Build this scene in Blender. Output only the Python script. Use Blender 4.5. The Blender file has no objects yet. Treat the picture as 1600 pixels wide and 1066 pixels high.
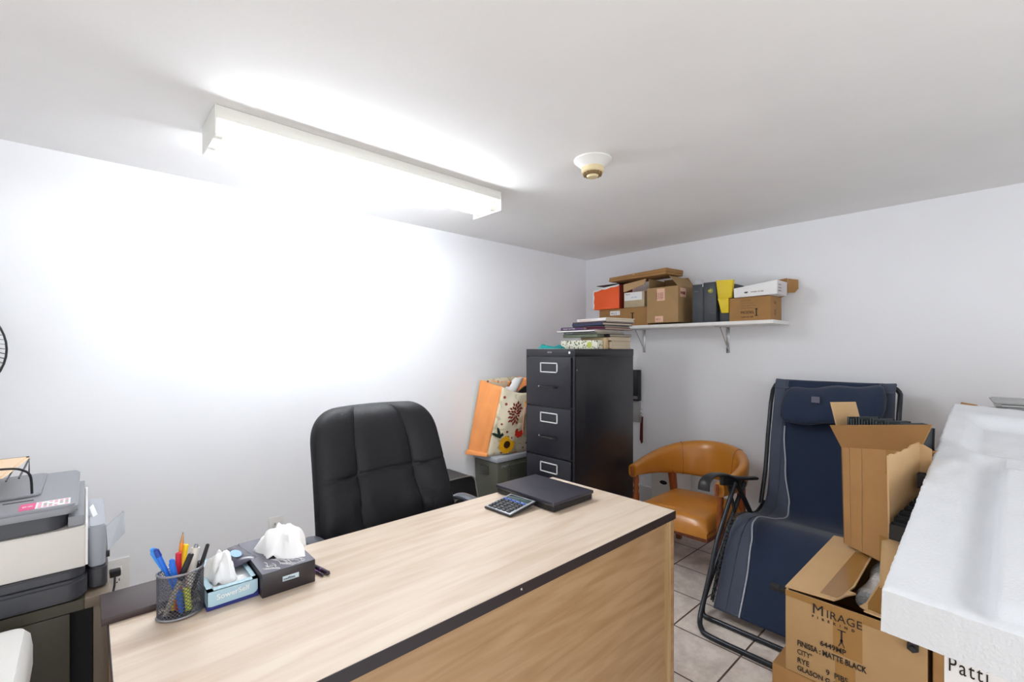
import bpy, bmesh, math, random
from mathutils import Vector, Matrix
random.seed(7)
sc = bpy.context.scene
C = sc.collection
PI = math.pi

# ------------------------------------------------------------------ camera, light, exposure
CAMH = 1.30                         # metres above the tiles
D1 = Vector((.736, .677)); D1.normalize()      # (cos, sin) of the camera's heading: it looks 42.6 degrees right of +y
FPX = 721.0                         # focal length in pixels of a 1600 px wide frame
cam_d = bpy.data.cameras.new('camera'); cam = bpy.data.objects.new('camera', cam_d); C.objects.link(cam)
cam_d.sensor_fit = 'HORIZONTAL'; cam_d.sensor_width = 36.0; cam_d.lens = 36.0*FPX/1600
cam_d.shift_y = 13/1600; cam_d.clip_start = .02
cam.location = (0, 0, CAMH)
cam.rotation_euler = (PI/2, 0, -math.atan2(D1.y, D1.x))
sc.camera = cam
sc.view_settings.view_transform = 'Standard'; sc.view_settings.look = 'None'
sc.view_settings.gamma = 1.0; sc.view_settings.use_curve_mapping = False
sc.view_settings.exposure = 1.42
TUBE = 23.0                         # emission of the fluorescent tubes
w = bpy.data.worlds.new('world'); sc.world = w; w.use_nodes = True
w.node_tree.nodes['Background'].inputs[0].default_value = (1, 1, 1, 1)
w.node_tree.nodes['Background'].inputs[1].default_value = .5
# added fill lights, set in two made-up wall openings behind the camera
for loc_, rot_, sx_, sy_, e_ in (((-1.55,-.15,1.0),(0,-PI/2,0),2.0,2.1,1.0), ((.5,-1.95,1.0),(PI/2,0,0),2.2,2.0,11)):
    ld = bpy.data.lights.new('added_fill_light','AREA'); ld.shape = 'RECTANGLE'; ld.size = sx_; ld.size_y = sy_; ld.energy = e_; ld.color = (.90,.95,1)
    lo = bpy.data.objects.new('added_fill_light', ld); C.objects.link(lo); lo.location = loc_; lo.rotation_euler = rot_
sc.cycles.use_denoising = True
sc.cycles.max_bounces = 12; sc.cycles.diffuse_bounces = 8
sc.cycles.sample_clamp_indirect = 6

D2 = Vector((-D1.y, D1.x))
def P(px, py, **k):
    """point of the room seen at a photo pixel, on the plane x=, y= or z= (metres)"""
    X = (px-800)/FPX; Z = -(py-546)/FPX
    r = Vector((X*D1.x+D1.y, X*D2.x+D2.y, Z))
    if 'x' in k: t = k['x']/r.x
    elif 'y' in k: t = k['y']/r.y
    elif 'z' in k: t = (k['z']-CAMH)/r.z
    else: t = k['d']
    return Vector((r.x*t, r.y*t, CAMH+r.z*t))

# ------------------------------------------------------------------ materials
def lin(c):
    return tuple(((v/255)/12.92 if v/255 <= .04045 else ((v/255+.055)/1.055)**2.4) for v in c[:3]) + (1,)
def mat(name, col, rough=.5, metal=0, spec=.5, noise=0, nscale=8, bump=0, bscale=60, col2=None, trans=0, coat=0, emit=None, estr=0, stretch=None, alpha=1, sheen=0):
    m = bpy.data.materials.new(name); m.use_nodes = True
    nt = m.node_tree; b = nt.nodes['Principled BSDF']
    b.inputs['Base Color'].default_value = lin(col)
    b.inputs['Roughness'].default_value = rough; b.inputs['Metallic'].default_value = metal
    b.inputs['Specular IOR Level'].default_value = spec
    b.inputs['Transmission Weight'].default_value = trans
    b.inputs['Coat Weight'].default_value = coat
    b.inputs['Sheen Weight'].default_value = sheen
    b.inputs['Alpha'].default_value = alpha
    if emit: b.inputs['Emission Color'].default_value = lin(emit); b.inputs['Emission Strength'].default_value = estr
    tc = nt.nodes.new('ShaderNodeTexCoord'); mp = nt.nodes.new('ShaderNodeMapping')
    nt.links.new(tc.outputs['Object'], mp.inputs[0])
    if stretch: mp.inputs['Scale'].default_value = stretch
    if noise or col2:
        n = nt.nodes.new('ShaderNodeTexNoise'); n.inputs['Scale'].default_value = nscale; n.inputs['Detail'].default_value = 5
        nt.links.new(mp.outputs[0], n.inputs['Vector'])
        r = nt.nodes.new('ShaderNodeValToRGB')
        c1 = lin(col); c2 = lin(col2) if col2 else tuple(v*(1-noise) for v in c1[:3])+(1,)
        r.color_ramp.elements[0].position = .35; r.color_ramp.elements[1].position = .65
        r.color_ramp.elements[0].color = c2; r.color_ramp.elements[1].color = c1
        nt.links.new(n.outputs[0], r.inputs[0]); nt.links.new(r.outputs[0], b.inputs['Base Color'])
    if bump:
        n2 = nt.nodes.new('ShaderNodeTexNoise'); n2.inputs['Scale'].default_value = bscale; n2.inputs['Detail'].default_value = 4
        nt.links.new(mp.outputs[0], n2.inputs['Vector'])
        bp = nt.nodes.new('ShaderNodeBump'); bp.inputs['Strength'].default_value = bump; bp.inputs['Distance'].default_value = .01
        nt.links.new(n2.outputs[0], bp.inputs['Height']); nt.links.new(bp.outputs[0], b.inputs['Normal'])
    return m
M = {}
M['wall'] = mat('wall paint', (243,245,249), .6, bump=.10, bscale=14, noise=.015, nscale=2)
M['ceil'] = mat('ceiling plaster', (242,242,242), .75, noise=.06, nscale=1.3, bump=.25, bscale=9)
M['trimw'] = mat('trim paint', (222,221,222), .5)
M['lamp_white'] = mat('lamp enamel', (235,235,228), .4)
M['tube'] = mat('lit tube', (255,255,255), .4, emit=(244,249,255), estr=TUBE)
M['plastic_white'] = mat('white plastic', (232,231,228), .35)
M['cream'] = mat('cream plastic', (226,208,165), .45)
M['brownish'] = mat('brown grille', (138,112,72), .6)
M['dark_hole'] = mat('dark slot', (30,30,32), .7)
M['black'] = mat('black plastic', (26,26,28), .42)
M['black_soft'] = mat('black rubber', (20,20,21), .75)
M['cab'] = mat('black enamel', (27,27,33), .30, bump=.04, bscale=700, spec=.5)
M['cabdrawer'] = mat('dark drawer enamel', (24,24,34), .36, bump=.04, bscale=700)
M['chrome'] = mat('brushed metal', (215,215,215), .25, metal=1)
M['steel'] = mat('grey steel', (150,150,155), .35, metal=.8)
M['leather'] = mat('black leather', (20,20,25), .50, bump=.16, bscale=240, spec=.35)
M['armgrey'] = mat('grey armrest plastic', (74,76,84), .35)
M['card'] = mat('cardboard', (172,139,95), .8, noise=.07, nscale=14, bump=.06, bscale=50)
M['card_dark'] = mat('brown cardboard', (164,122,72), .8, noise=.07, nscale=12, bump=.06, bscale=50)
M['card_in'] = mat('inner cardboard', (196,162,118), .85, noise=.05, nscale=12)
M['tape'] = mat('packing tape', (152,112,58), .22, spec=.6)
M['ink'] = mat('black ink', (38,28,22), .8)
M['ink_grey'] = mat('grey ink', (120,100,80), .8)
M['ink_red'] = mat('maroon ink', (135,40,60), .8)
M['paper'] = mat('white paper', (238,238,238), .7)
M['paper_pink'] = mat('pink label paper', (232,190,165), .7)
M['navy'] = mat('navy sling fabric', (18,38,66), .85, noise=.12, nscale=180, bump=.15, bscale=600, sheen=.2)
M['greyfab'] = mat('slate fabric', (72,80,98), .85, noise=.10, nscale=180, bump=.15, bscale=600, sheen=.15)
M['piping'] = mat('pale piping', (178,184,194), .6)
M['tubeframe'] = mat('dark tube steel', (52,55,60), .28, metal=.6)
M['tan'] = mat('tan vinyl', (196,128,44), .30, noise=.10, nscale=6, bump=.03, bscale=60, coat=.15)
M['seam'] = mat('brown seam', (104,60,28), .6)
M['wood_red'] = mat('reddish wood', (150,78,34), .38, noise=.3, nscale=9, stretch=(8,8,1))
M['nail'] = mat('brass nail', (190,130,60), .3, metal=1)
M['foam'] = mat('polystyrene foam', (222,225,229), .8, bump=.22, bscale=180)
M['olive'] = mat('olive plastic', (92,92,80), .5)
M['olive_stand'] = mat('olive stand laminate', (70,67,54), .5, noise=.06, nscale=60)
M['tan_stand'] = mat('taupe laminate', (112,98,82), .45)
M['lidgrey'] = mat('grey lid plastic', (168,172,180), .4)
M['pr_grey'] = mat('printer grey', (140,142,147), .45)
M['pr_dark'] = mat('printer charcoal', (66,67,73), .42)
M['pr_white'] = mat('printer warm white', (218,213,206), .45)
M['pink'] = mat('pink sticker', (228,84,138), .5)
M['book_page'] = mat('book pages', (214,200,176), .8, noise=.15, nscale=3, stretch=(1,1,160))
M['teal'] = mat('teal cloth', (18,150,150), .8, bump=.3, bscale=60)
M['edge'] = mat('black edge banding', (38,33,38), .4)
M['darkboard'] = mat('dark glossy board', (62,48,48), .35, noise=.15, nscale=20)

def wood(name, base, dark, scale=(1.2, 14, 14), rough=.32):
    m = bpy.data.materials.new(name); m.use_nodes = True; nt = m.node_tree; b = nt.nodes['Principled BSDF']
    tc = nt.nodes.new('ShaderNodeTexCoord'); mp = nt.nodes.new('ShaderNodeMapping'); mp.inputs['Scale'].default_value = scale
    nt.links.new(tc.outputs['Object'], mp.inputs[0])
    n = nt.nodes.new('ShaderNodeTexNoise'); n.inputs['Scale'].default_value = 2.4; n.inputs['Detail'].default_value = 8; n.inputs['Distortion'].default_value = .6
    nt.links.new(mp.outputs[0], n.inputs['Vector'])
    r = nt.nodes.new('ShaderNodeValToRGB'); r.color_ramp.elements[0].position = .3; r.color_ramp.elements[1].position = .62
    r.color_ramp.elements[0].color = lin(dark); r.color_ramp.elements[1].color = lin(base)
    nt.links.new(n.outputs[0], r.inputs[0]); nt.links.new(r.outputs[0], b.inputs['Base Color'])
    b.inputs['Roughness'].default_value = rough
    return m
M['desk'] = wood('pale maple laminate', (221,205,187), (206,184,161))
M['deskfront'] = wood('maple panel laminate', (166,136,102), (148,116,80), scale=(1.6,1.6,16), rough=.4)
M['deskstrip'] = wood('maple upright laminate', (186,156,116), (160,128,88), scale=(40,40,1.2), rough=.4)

def floor_mat():
    m = bpy.data.materials.new('ceramic floor tiles'); m.use_nodes = True; nt = m.node_tree; b = nt.nodes['Principled BSDF']
    tc = nt.nodes.new('ShaderNodeTexCoord'); mp = nt.nodes.new('ShaderNodeMapping')
    mp.inputs['Location'].default_value = (-(2.33-.0025)/.2935, -(.785-.0025)/.3035, 0)
    mp.inputs['Scale'].default_value = (1/.2935, 1/.3035, 1)
    nt.links.new(tc.outputs['Object'], mp.inputs[0])
    br = nt.nodes.new('ShaderNodeTexBrick'); br.offset = 0; br.squash = 1
    br.inputs['Scale'].default_value = 1; br.inputs['Brick Width'].default_value = 1; br.inputs['Row Height'].default_value = 1
    br.inputs['Mortar Size'].default_value = .014; br.inputs['Mortar Smooth'].default_value = .2
    br.inputs['Color1'].default_value = lin((242,232,222)); br.inputs['Color2'].default_value = lin((236,226,216)); br.inputs['Mortar'].default_value = lin((98,78,68))
    nt.links.new(mp.outputs[0], br.inputs['Vector'])
    n = nt.nodes.new('ShaderNodeTexNoise'); n.inputs['Scale'].default_value = 9; n.inputs['Detail'].default_value = 9; n.inputs['Roughness'].default_value = .7
    nt.links.new(tc.outputs['Object'], n.inputs['Vector'])
    r = nt.nodes.new('ShaderNodeValToRGB'); r.color_ramp.elements[0].position = .3; r.color_ramp.elements[1].position = .6
    r.color_ramp.elements[0].color = (.62,.58,.56,1); r.color_ramp.elements[1].color = (1,1,1,1)
    nt.links.new(n.outputs[0], r.inputs[0])
    mx = nt.nodes.new('ShaderNodeMixRGB'); mx.blend_type = 'MULTIPLY'; mx.inputs[0].default_value = 1
    nt.links.new(br.outputs['Color'], mx.inputs[1]); nt.links.new(r.outputs[0], mx.inputs[2])
    nt.links.new(mx.outputs[0], b.inputs['Base Color'])
    bp = nt.nodes.new('ShaderNodeBump'); bp.invert = True; bp.inputs['Strength'].default_value = .5; bp.inputs['Distance'].default_value = .003
    nt.links.new(br.outputs['Fac'], bp.inputs['Height']); nt.links.new(bp.outputs[0], b.inputs['Normal'])
    b.inputs['Roughness'].default_value = .38
    return m
M['floor'] = floor_mat()

# ------------------------------------------------------------------ geometry helpers
class G:
    def __init__(s): s.b = bmesh.new()
    def _merge(s, t, mi=0, m=None):
        for f in t.faces: f.material_index = mi
        if m is not None: bmesh.ops.transform(t, matrix=m, verts=t.verts)
        me = bpy.data.meshes.new('tmp'); t.to_mesh(me); t.free(); s.b.from_mesh(me); bpy.data.meshes.remove(me); return s
    def hexa(s, v, mi=0, bev=0, seg=2, m=None):
        """v: 4 bottom corners then 4 top corners, same order"""
        t = bmesh.new(); vs = [t.verts.new(Vector(p)) for p in v]
        for f in ((3,2,1,0),(4,5,6,7),(0,1,5,4),(1,2,6,5),(2,3,7,6),(3,0,4,7)): t.faces.new([vs[i] for i in f])
        bmesh.ops.recalc_face_normals(t, faces=t.faces)
        if bev: bmesh.ops.bevel(t, geom=list(t.edges), offset=bev, segments=seg, profile=.5, affect='EDGES')
        return s._merge(t, mi, m)
    def box(s, lo, hi, mi=0, bev=0, seg=2, m=None):
        (a,b,c),(d,e,f) = lo, hi
        return s.hexa([(a,b,c),(d,b,c),(d,e,c),(a,e,c),(a,b,f),(d,b,f),(d,e,f),(a,e,f)], mi, bev, seg, m)
    def cyl(s, p0, p1, r0, r1=None, n=16, mi=0, cap=True):
        p0 = Vector(p0); p1 = Vector(p1); r1 = r0 if r1 is None else r1
        t = bmesh.new(); d = p1-p0
        bmesh.ops.create_cone(t, cap_ends=cap, cap_tris=False, segments=n, radius1=r0, radius2=r1, depth=d.length)
        m = Matrix.Translation((p0+p1)/2) @ d.to_track_quat('Z','Y').to_matrix().to_4x4()
        return s._merge(t, mi, m)
    def tube(s, pts, r, n=10, mi=0, closed=False):
        pts = [Vector(p) for p in pts]; N = len(pts); t = bmesh.new(); rings = []
        up = None
        for i, p in enumerate(pts):
            a = pts[(i-1) % N] if (closed or i) else p; b = pts[(i+1) % N] if (closed or i < N-1) else p
            d = (b-a).normalized()
            if up is None: up = d.orthogonal().normalized()
            up = (up - d*up.dot(d)).normalized(); side = d.cross(up)
            rr = r[i] if isinstance(r, (list, tuple)) else r
            rings.append([t.verts.new(p + up*math.cos(2*PI*k/n)*rr + side*math.sin(2*PI*k/n)*rr) for k in range(n)])
        for i in range(N if closed else N-1):
            A = rings[i]; B = rings[(i+1) % N]
            for k in range(n): t.faces.new((A[k], A[(k+1)%n], B[(k+1)%n], B[k]))
        if not closed: t.faces.new(rings[0][::-1]); t.faces.new(rings[-1])
        bmesh.ops.recalc_face_normals(t, faces=t.faces)
        return s._merge(t, mi)
    def lathe(s, prof, c=(0,0,0), n=32, mi=0, sx=1, sy=1, m=None):
        t = bmesh.new(); rings = []
        for r, z in prof:
            rings.append([t.verts.new((c[0]+sx*r*math.cos(2*PI*k/n), c[1]+sy*r*math.sin(2*PI*k/n), c[2]+z)) for k in range(n)])
        for A, B in zip(rings, rings[1:]):
            for k in range(n): t.faces.new((A[k], A[(k+1)%n], B[(k+1)%n], B[k]))
        if prof[0][0] > 1e-5: t.faces.new(rings[0][::-1])
        if prof[-1][0] > 1e-5: t.faces.new(rings[-1])
        bmesh.ops.remove_doubles(t, verts=t.verts, dist=1e-6)
        bmesh.ops.recalc_face_normals(t, faces=t.faces)
        return s._merge(t, mi, m)
    def loft(s, rows, mi=0, closed=False, caps=False):
        t = bmesh.new(); R = [[t.verts.new(Vector(p)) for p in row] for row in rows]
        for A, B in zip(R, R[1:]):
            L = len(A)
            for k in range(L if closed else L-1): t.faces.new((A[k], A[(k+1)%L], B[(k+1)%L], B[k]))
        if caps: t.faces.new(R[0][::-1]); t.faces.new(R[-1])
        bmesh.ops.recalc_face_normals(t, faces=t.faces)
        return s._merge(t, mi)
    def poly(s, pts, mi=0):
        t = bmesh.new(); t.faces.new([t.verts.new(Vector(p)) for p in pts]); return s._merge(t, mi)
    def slab(s, pts, th, mi=0):
        """polygon pts (any plane) thickened by vector th"""
        th = Vector(th); t = bmesh.new(); n = len(pts)
        a = [t.verts.new(Vector(p)) for p in pts]; b = [t.verts.new(Vector(p)+th) for p in pts]
        t.faces.new(a[::-1]); t.faces.new(b)
        for k in range(n): t.faces.new((a[k], a[(k+1)%n], b[(k+1)%n], b[k]))
        bmesh.ops.recalc_face_normals(t, faces=t.faces)
        return s._merge(t, mi)
    def xf(s, m): bmesh.ops.transform(s.b, matrix=m, verts=s.b.verts); return s

ORG = {}
def _link(o, parent):
    C.objects.link(o)
    if parent is not None: o.parent = parent
def obj(name, g, mats, parent=None, solid=0, sub=0, sharp=35, loc=None, label=None):
    me = bpy.data.meshes.new(name)
    b = g.b
    if parent is not None: org = ORG[parent.name]
    elif loc is not None: org = Vector(loc)
    else:
        xs = [v.co for v in b.verts]
        org = Vector(((min(v.x for v in xs)+max(v.x for v in xs))/2, (min(v.y for v in xs)+max(v.y for v in xs))/2, min(v.z for v in xs)))
    bmesh.ops.translate(b, verts=b.verts, vec=-org)
    b.to_mesh(me); b.free()
    if not isinstance(mats, (list, tuple)): mats = [mats]
    for x in mats: me.materials.append(M[x] if isinstance(x, str) else x)
    me.shade_smooth()
    me.set_sharp_from_angle(angle=math.radians(sharp))
    o = bpy.data.objects.new(name, me); _link(o, parent)
    if parent is None: o.location = org
    ORG[o.name] = org
    if solid:
        md = o.modifiers.new('thickness', 'SOLIDIFY'); md.thickness = solid; md.offset = 0
    if sub:
        md = o.modifiers.new('smooth', 'SUBSURF'); md.levels = sub; md.render_levels = sub
    if label: o['label'] = label
    return o
def thing(name, label, cat, loc, group=None):
    o = bpy.data.objects.new(name, None); C.objects.link(o); o.location = loc; o.empty_display_size = .1
    ORG[o.name] = Vector(loc); o['label'] = label; o['category'] = cat
    if group: o['group'] = group
    return o
def solo(name, g, mats, label, cat, group=None, **k):
    o = obj(name, g, mats, **k); o['label'] = label; o['category'] = cat
    if group: o['group'] = group
    return o
def struct(name, g, mats, **k):
    o = obj(name, g, mats, **k); o['kind'] = 'structure'; return o
def text(s, size, material, origin, right, up, parent, name='lettering', wide=1.0, align='LEFT', weight=0, space=1.0, off=.0006):
    cu = bpy.data.curves.new('t', 'FONT'); cu.body = s; cu.size = size; cu.align_x = align; cu.extrude = .0002; cu.offset = weight; cu.space_character = space
    cu.resolution_u = 3
    t = bpy.data.objects.new('t', cu); C.objects.link(t)
    bpy.context.view_layer.update()
    dg = bpy.context.evaluated_depsgraph_get(); me = bpy.data.meshes.new_from_object(t.evaluated_get(dg))
    bpy.data.objects.remove(t); bpy.data.curves.remove(cu)
    R = Vector(right).normalized(); U = Vector(up); U = (U - R*U.dot(R)).normalized(); N = R.cross(U)
    mm = Matrix((( R.x*wide, U.x, N.x, 0),(R.y*wide, U.y, N.y, 0),(R.z*wide, U.z, N.z, 0),(0,0,0,1)))
    mm = Matrix.Translation(Vector(origin)+N*off) @ mm
    g = G(); g.b.from_mesh(me); bpy.data.meshes.remove(me); g.xf(mm)
    for f in g.b.faces: f.material_index = 0
    return obj(name, g, material, parent)
def arc(c, r, a0, a1, n, u=(1,0,0), v=(0,0,1)):
    c = Vector(c); u = Vector(u); v = Vector(v)
    return [c + u*r*math.cos(math.radians(a0+(a1-a0)*i/n)) + v*r*math.sin(math.radians(a0+(a1-a0)*i/n)) for i in range(n+1)]
def smooth(pts, k=6):
    """Catmull-Rom through the points"""
    pts = [Vector(p) for p in pts]; out = []
    for i in range(len(pts)-1):
        p0 = pts[max(i-1,0)]; p1 = pts[i]; p2 = pts[i+1]; p3 = pts[min(i+2,len(pts)-1)]
        for j in range(k):
            t = j/k
            out.append(.5*((2*p1)+(p2-p0)*t+(2*p0-5*p1+4*p2-p3)*t*t+(3*p1-p0-3*p2+p3)*t**3))
    out.append(pts[-1]); return out
def rotz(a, c=(0,0,0)):
    return Matrix.Translation(Vector(c)) @ Matrix.Rotation(math.radians(a), 4, 'Z') @ Matrix.Translation(-Vector(c))

# ------------------------------------------------------------------ the room
XW, YW, HC = 3.286, 2.593, 2.095
X0, Y0 = -1.5, -1.9
struct('floor', G().box((X0,Y0,-.1),(XW,YW,0)), 'floor', loc=(0,0,0))
struct('ceiling', G().box((X0,Y0,HC),(XW,YW,HC+.1)), 'ceil', loc=(0,0,HC))
struct('wall_back', G().box((X0,YW,-.1),(XW+.1,YW+.1,HC+.1)), 'wall')
struct('wall_right', G().box((XW,Y0,-.1),(XW+.1,YW,HC+.1)), 'wall')
gl = G(); gl.box((X0-.1,Y0,-.1),(X0,-1.2,HC+.1)); gl.box((X0-.1,.9,-.1),(X0,YW+.1,HC+.1)); gl.box((X0-.1,-1.2,1.98),(X0,.9,HC+.1))
struct('wall_left', gl, 'wall')        # wide opening, made up to hold a fill light
gf = G(); gf.box((X0-.1,Y0-.1,-.1),(-.6,Y0,HC+.1)); gf.box((1.6,Y0-.1,-.1),(XW+.1,Y0,HC+.1)); gf.box((-.6,Y0-.1,1.98),(1.6,Y0,HC+.1))
struct('wall_front', gf, 'wall')  # its opening is made up too, for the other fill light
struct('baseboard_right', G().box((XW-.018,Y0,0),(XW,YW,.21), bev=.004), 'trimw')
struct('baseboard_back', G().box((X0,YW-.018,0),(XW-.018,YW,.21), bev=.004), 'trimw')

# ------------------------------------------------------------------ ceiling light
def tube_light(x0, x1, y0, y1, label):
    t = thing('fluorescent_light', label, 'ceiling light', ((x0+x1)/2, (y0+y1)/2, HC))
    zb = HC-.097
    g = G(); g.box((x0,y0,HC-.045),(x1,y1,HC-.001), bev=.003)
    g.hexa([(x0+.01,(y0+y1)/2-.03,HC-.06),(x1-.01,(y0+y1)/2-.03,HC-.06),(x1-.01,(y0+y1)/2+.03,HC-.06),(x0+.01,(y0+y1)/2+.03,HC-.06),
            (x0+.01,(y0+y1)/2-.05,HC-.044),(x1-.01,(y0+y1)/2-.05,HC-.044),(x1-.01,(y0+y1)/2+.05,HC-.044),(x0+.01,(y0+y1)/2+.05,HC-.044)])
    obj('housing', g, 'lamp_white', t)
    for a, b in ((x0-.003, x0+.002), (x1-.002, x1+.003)):
        e = obj('end_plate', G().box((a,y0-.002,zb),(b,y1+.002,HC-.001), bev=.001), 'lamp_white', t)
    for yy in (y0+.055, y1-.055):
        zz = HC-.074
        obj('lamp_tube', G().cyl((x0+.03,yy,zz),(x1-.03,yy,zz),.013,n=20), 'tube', t)
        for a, b in ((x0+.003,x0+.03),(x1-.03,x1-.003)):
            obj('lamp_holder', G().box((a,yy-.014,zz-.016),(b,yy+.014,HC-.044), bev=.003), 'lamp_white', t)
    return t
tube_light(.305, 1.528, 1.745, 1.965, 'long white two tube fluorescent light on the ceiling near the back wall')

t = thing('smoke_detector', 'round cream smoke detector on a white ceiling plate', 'smoke detector', (1.56,1.196,HC))
obj('mounting_plate', G().lathe([(.0,0),(.078,0),(.078,-.006),(.05,-.03),(.047,-.034),(0,-.034)], (1.56,1.196,HC), n=40), 'plastic_white', t)
obj('sensor_ring', G().lathe([(0,-.030),(.047,-.030),(.046,-.052),(.042,-.056),(0,-.056)], (1.56,1.196,HC), n=36), 'cream', t)
g = G(); g.lathe([(0,-.054),(.037,-.054),(.035,-.066),(0,-.066)], (1.56,1.196,HC), n=32)
for k in range(14):
    a = k*2*PI/14; g.box((.0355,-.003,-.066),(.039,.003,-.055), m=Matrix.Translation((1.56,1.196,HC)) @ Matrix.Rotation(a,4,'Z'))
obj('sensor_grille', g, 'brownish', t)
obj('sensor_cap', G().lathe([(0,-.064),(.026,-.064),(.022,-.074),(0,-.074)], (1.56,1.196,HC), n=28), 'cream', t)

# ------------------------------------------------------------------ outlets on the back wall
def outlet(cx, cz, label, w=.072, h=.115):
    t = thing('power_outlet', label, 'power outlet', (cx, YW, cz))
    obj('cover_plate', G().box((cx-w/2,YW-.007,cz-h/2),(cx+w/2,YW-.0005,cz+h/2), bev=.003), 'plastic_white', t)
    for s in (-1, 1):
        z = cz+s*.021
        g = G(); g.box((cx-.017,YW-.010,z-.014),(cx+.017,YW-.006,z+.014), bev=.002)
        o = obj('socket', g, 'plastic_white', t)
        h_ = G(); h_.box((cx-.009,YW-.0105,z-.005),(cx-.006,YW-.0095,z+.006)); h_.box((cx+.006,YW-.0105,z-.005),(cx+.009,YW-.0095,z+.006)); h_.cyl((cx,YW-.0105,z-.009),(cx,YW-.0095,z-.009),.0028)
        sl = obj('socket_slots', h_, 'dark_hole', t)
    return t
outlet(.092, .338, 'white wall outlet beside the printer with a black plug in it', .085, .135)
outlet(.72, .375, 'white wall outlet low on the back wall behind the black tissue box')
t = thing('power_plug', 'black power plug with cord in the outlet beside the printer', 'plug', (.085,YW-.02,.36))
obj('plug_body', G().box((.064,YW-.05,.345),(.104,YW-.011,.372), bev=.006), 'black', t)
obj('cord', G().tube(smooth([(.084,YW-.045,.35),(.082,YW-.065,.32),(.076,YW-.06,.27),(.07,YW-.05,.15),(.04,YW-.05,.01)]), .004, n=8), 'black', t)

# ------------------------------------------------------------------ desk
DX0, DX1, DY0, DY1 = .030, 1.476, .780, 1.345
t = desk = thing('office_desk', 'pale maple laminate office desk with black edge trim', 'desk', ((DX0+DX1)/2,(DY0+DY1)/2,0))
obj('desktop', G().box((DX0+.0015,DY0+.0015,.7235),(DX1-.0015,DY1-.0015,.75)), 'desk', t)
g = G()
g.box((DX0,DY0,.7225),(DX1,DY0+.0015,.7497)); g.box((DX0,DY1-.0015,.7225),(DX1,DY1,.7497))
g.box((DX0,DY0,.7225),(DX0+.0015,DY1,.7497)); g.box((DX1-.0015,DY0,.7225),(DX1,DY1,.7497))
obj('edge_trim', g, 'edge', t)
obj('front_panel', G().box((DX0+.03,DY0+.012,.0),(DX1-.045,DY0+.030,.7235)), 'deskfront', t)
obj('side_panel', G().box((DX1-.026,DY0+.004,0),(DX1-.004,DY1-.02,.7235), bev=.001), 'deskfront', t)
obj('side_panel', G().box((DX0+.004,DY0+.004,0),(DX0+.026,DY1-.02,.7235), bev=.001), 'deskfront', t)
obj('corner_upright', G().box((DX1-.052,DY0+.0035,0),(DX1-.028,DY0+.03,.7235)), 'deskstrip', t)
obj('corner_upright', G().box((DX0+.028,DY0+.0035,0),(DX0+.052,DY0+.03,.7235)), 'deskstrip', t)
p = P(815,921,y=DY0); g = G(); g.lathe([(0,0),(.003,0),(.002,.0015),(0,.002)], n=10); g.xf(Matrix.Translation((p.x,DY0,.738)) @ Matrix.Rotation(PI/2,4,'X'))
obj('trim_nail', g, 'chrome', t)

g = G(); g.box((.020,1.222,.7505),(.178,1.350,.7645), bev=.001)
solo('dark_board', g, 'darkboard', 'glossy dark brown board lying on the desk behind the pencil cup', 'board')

# ------------------------------------------------------------------ pencil cup: half-moon wire mesh
cc = Vector((.143, 1.180, .7505))
def cup_r(a, grow=0):       # half moon plan: round towards the camera, flat behind
    x = math.cos(a); y = math.sin(a)
    R = (.0405+grow)
    yy = y*R*(.50 if y > 0 else .92)
    q = Vector((x*R, yy, 0))
    return Matrix.Rotation(math.radians(8),3,'Z') @ q
t = thing('pencil_cup', 'dark grey wire mesh pencil cup holding pens on the desk', 'pen holder', cc)
rows = [[cc + cup_r(2*PI*k/48) + Vector((0,0,z)) for k in range(48)] for z in [i*.090/16 for i in range(17)]]
g = G(); g.loft(rows, closed=True)
def mesh_mat():
    m = bpy.data.materials.new('wire mesh steel'); m.use_nodes = True; nt = m.node_tree
    b = nt.nodes['Principled BSDF']; b.inputs['Base Color'].default_value = lin((92,93,100)); b.inputs['Metallic'].default_value = .5; b.inputs['Roughness'].default_value = .4
    return m
M['meshwire'] = mesh_mat()
# real wires: two families of helices
g2 = G(); NW = 34
for fam in (-1, 1):
    for k in range(NW):
        pts = []
        for i in range(13):
            h = i/12; a = 2*PI*(k/NW + fam*h*.36)
            pts.append(cc + cup_r(a) + Vector((0,0,.003+h*.087)))
        g2.tube(pts, .00062, n=4)
obj('mesh_wall', g2, 'meshwire', t)
obj('rim', G().tube([cc+cup_r(2*PI*k/48)+Vector((0,0,.091)) for k in range(48)], .0022, n=8, closed=True), 'steel', t)
obj('foot_ring', G().tube([cc+cup_r(2*PI*k/48)+Vector((0,0,.003)) for k in range(48)], .0028, n=8, closed=True), 'steel', t)
g = G(); g.slab([cc+cup_r(2*PI*k/48)+Vector((0,0,.002)) for k in range(48)], (0,0,.0015)); obj('cup_floor', g, 'pr_dark', t)

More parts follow.
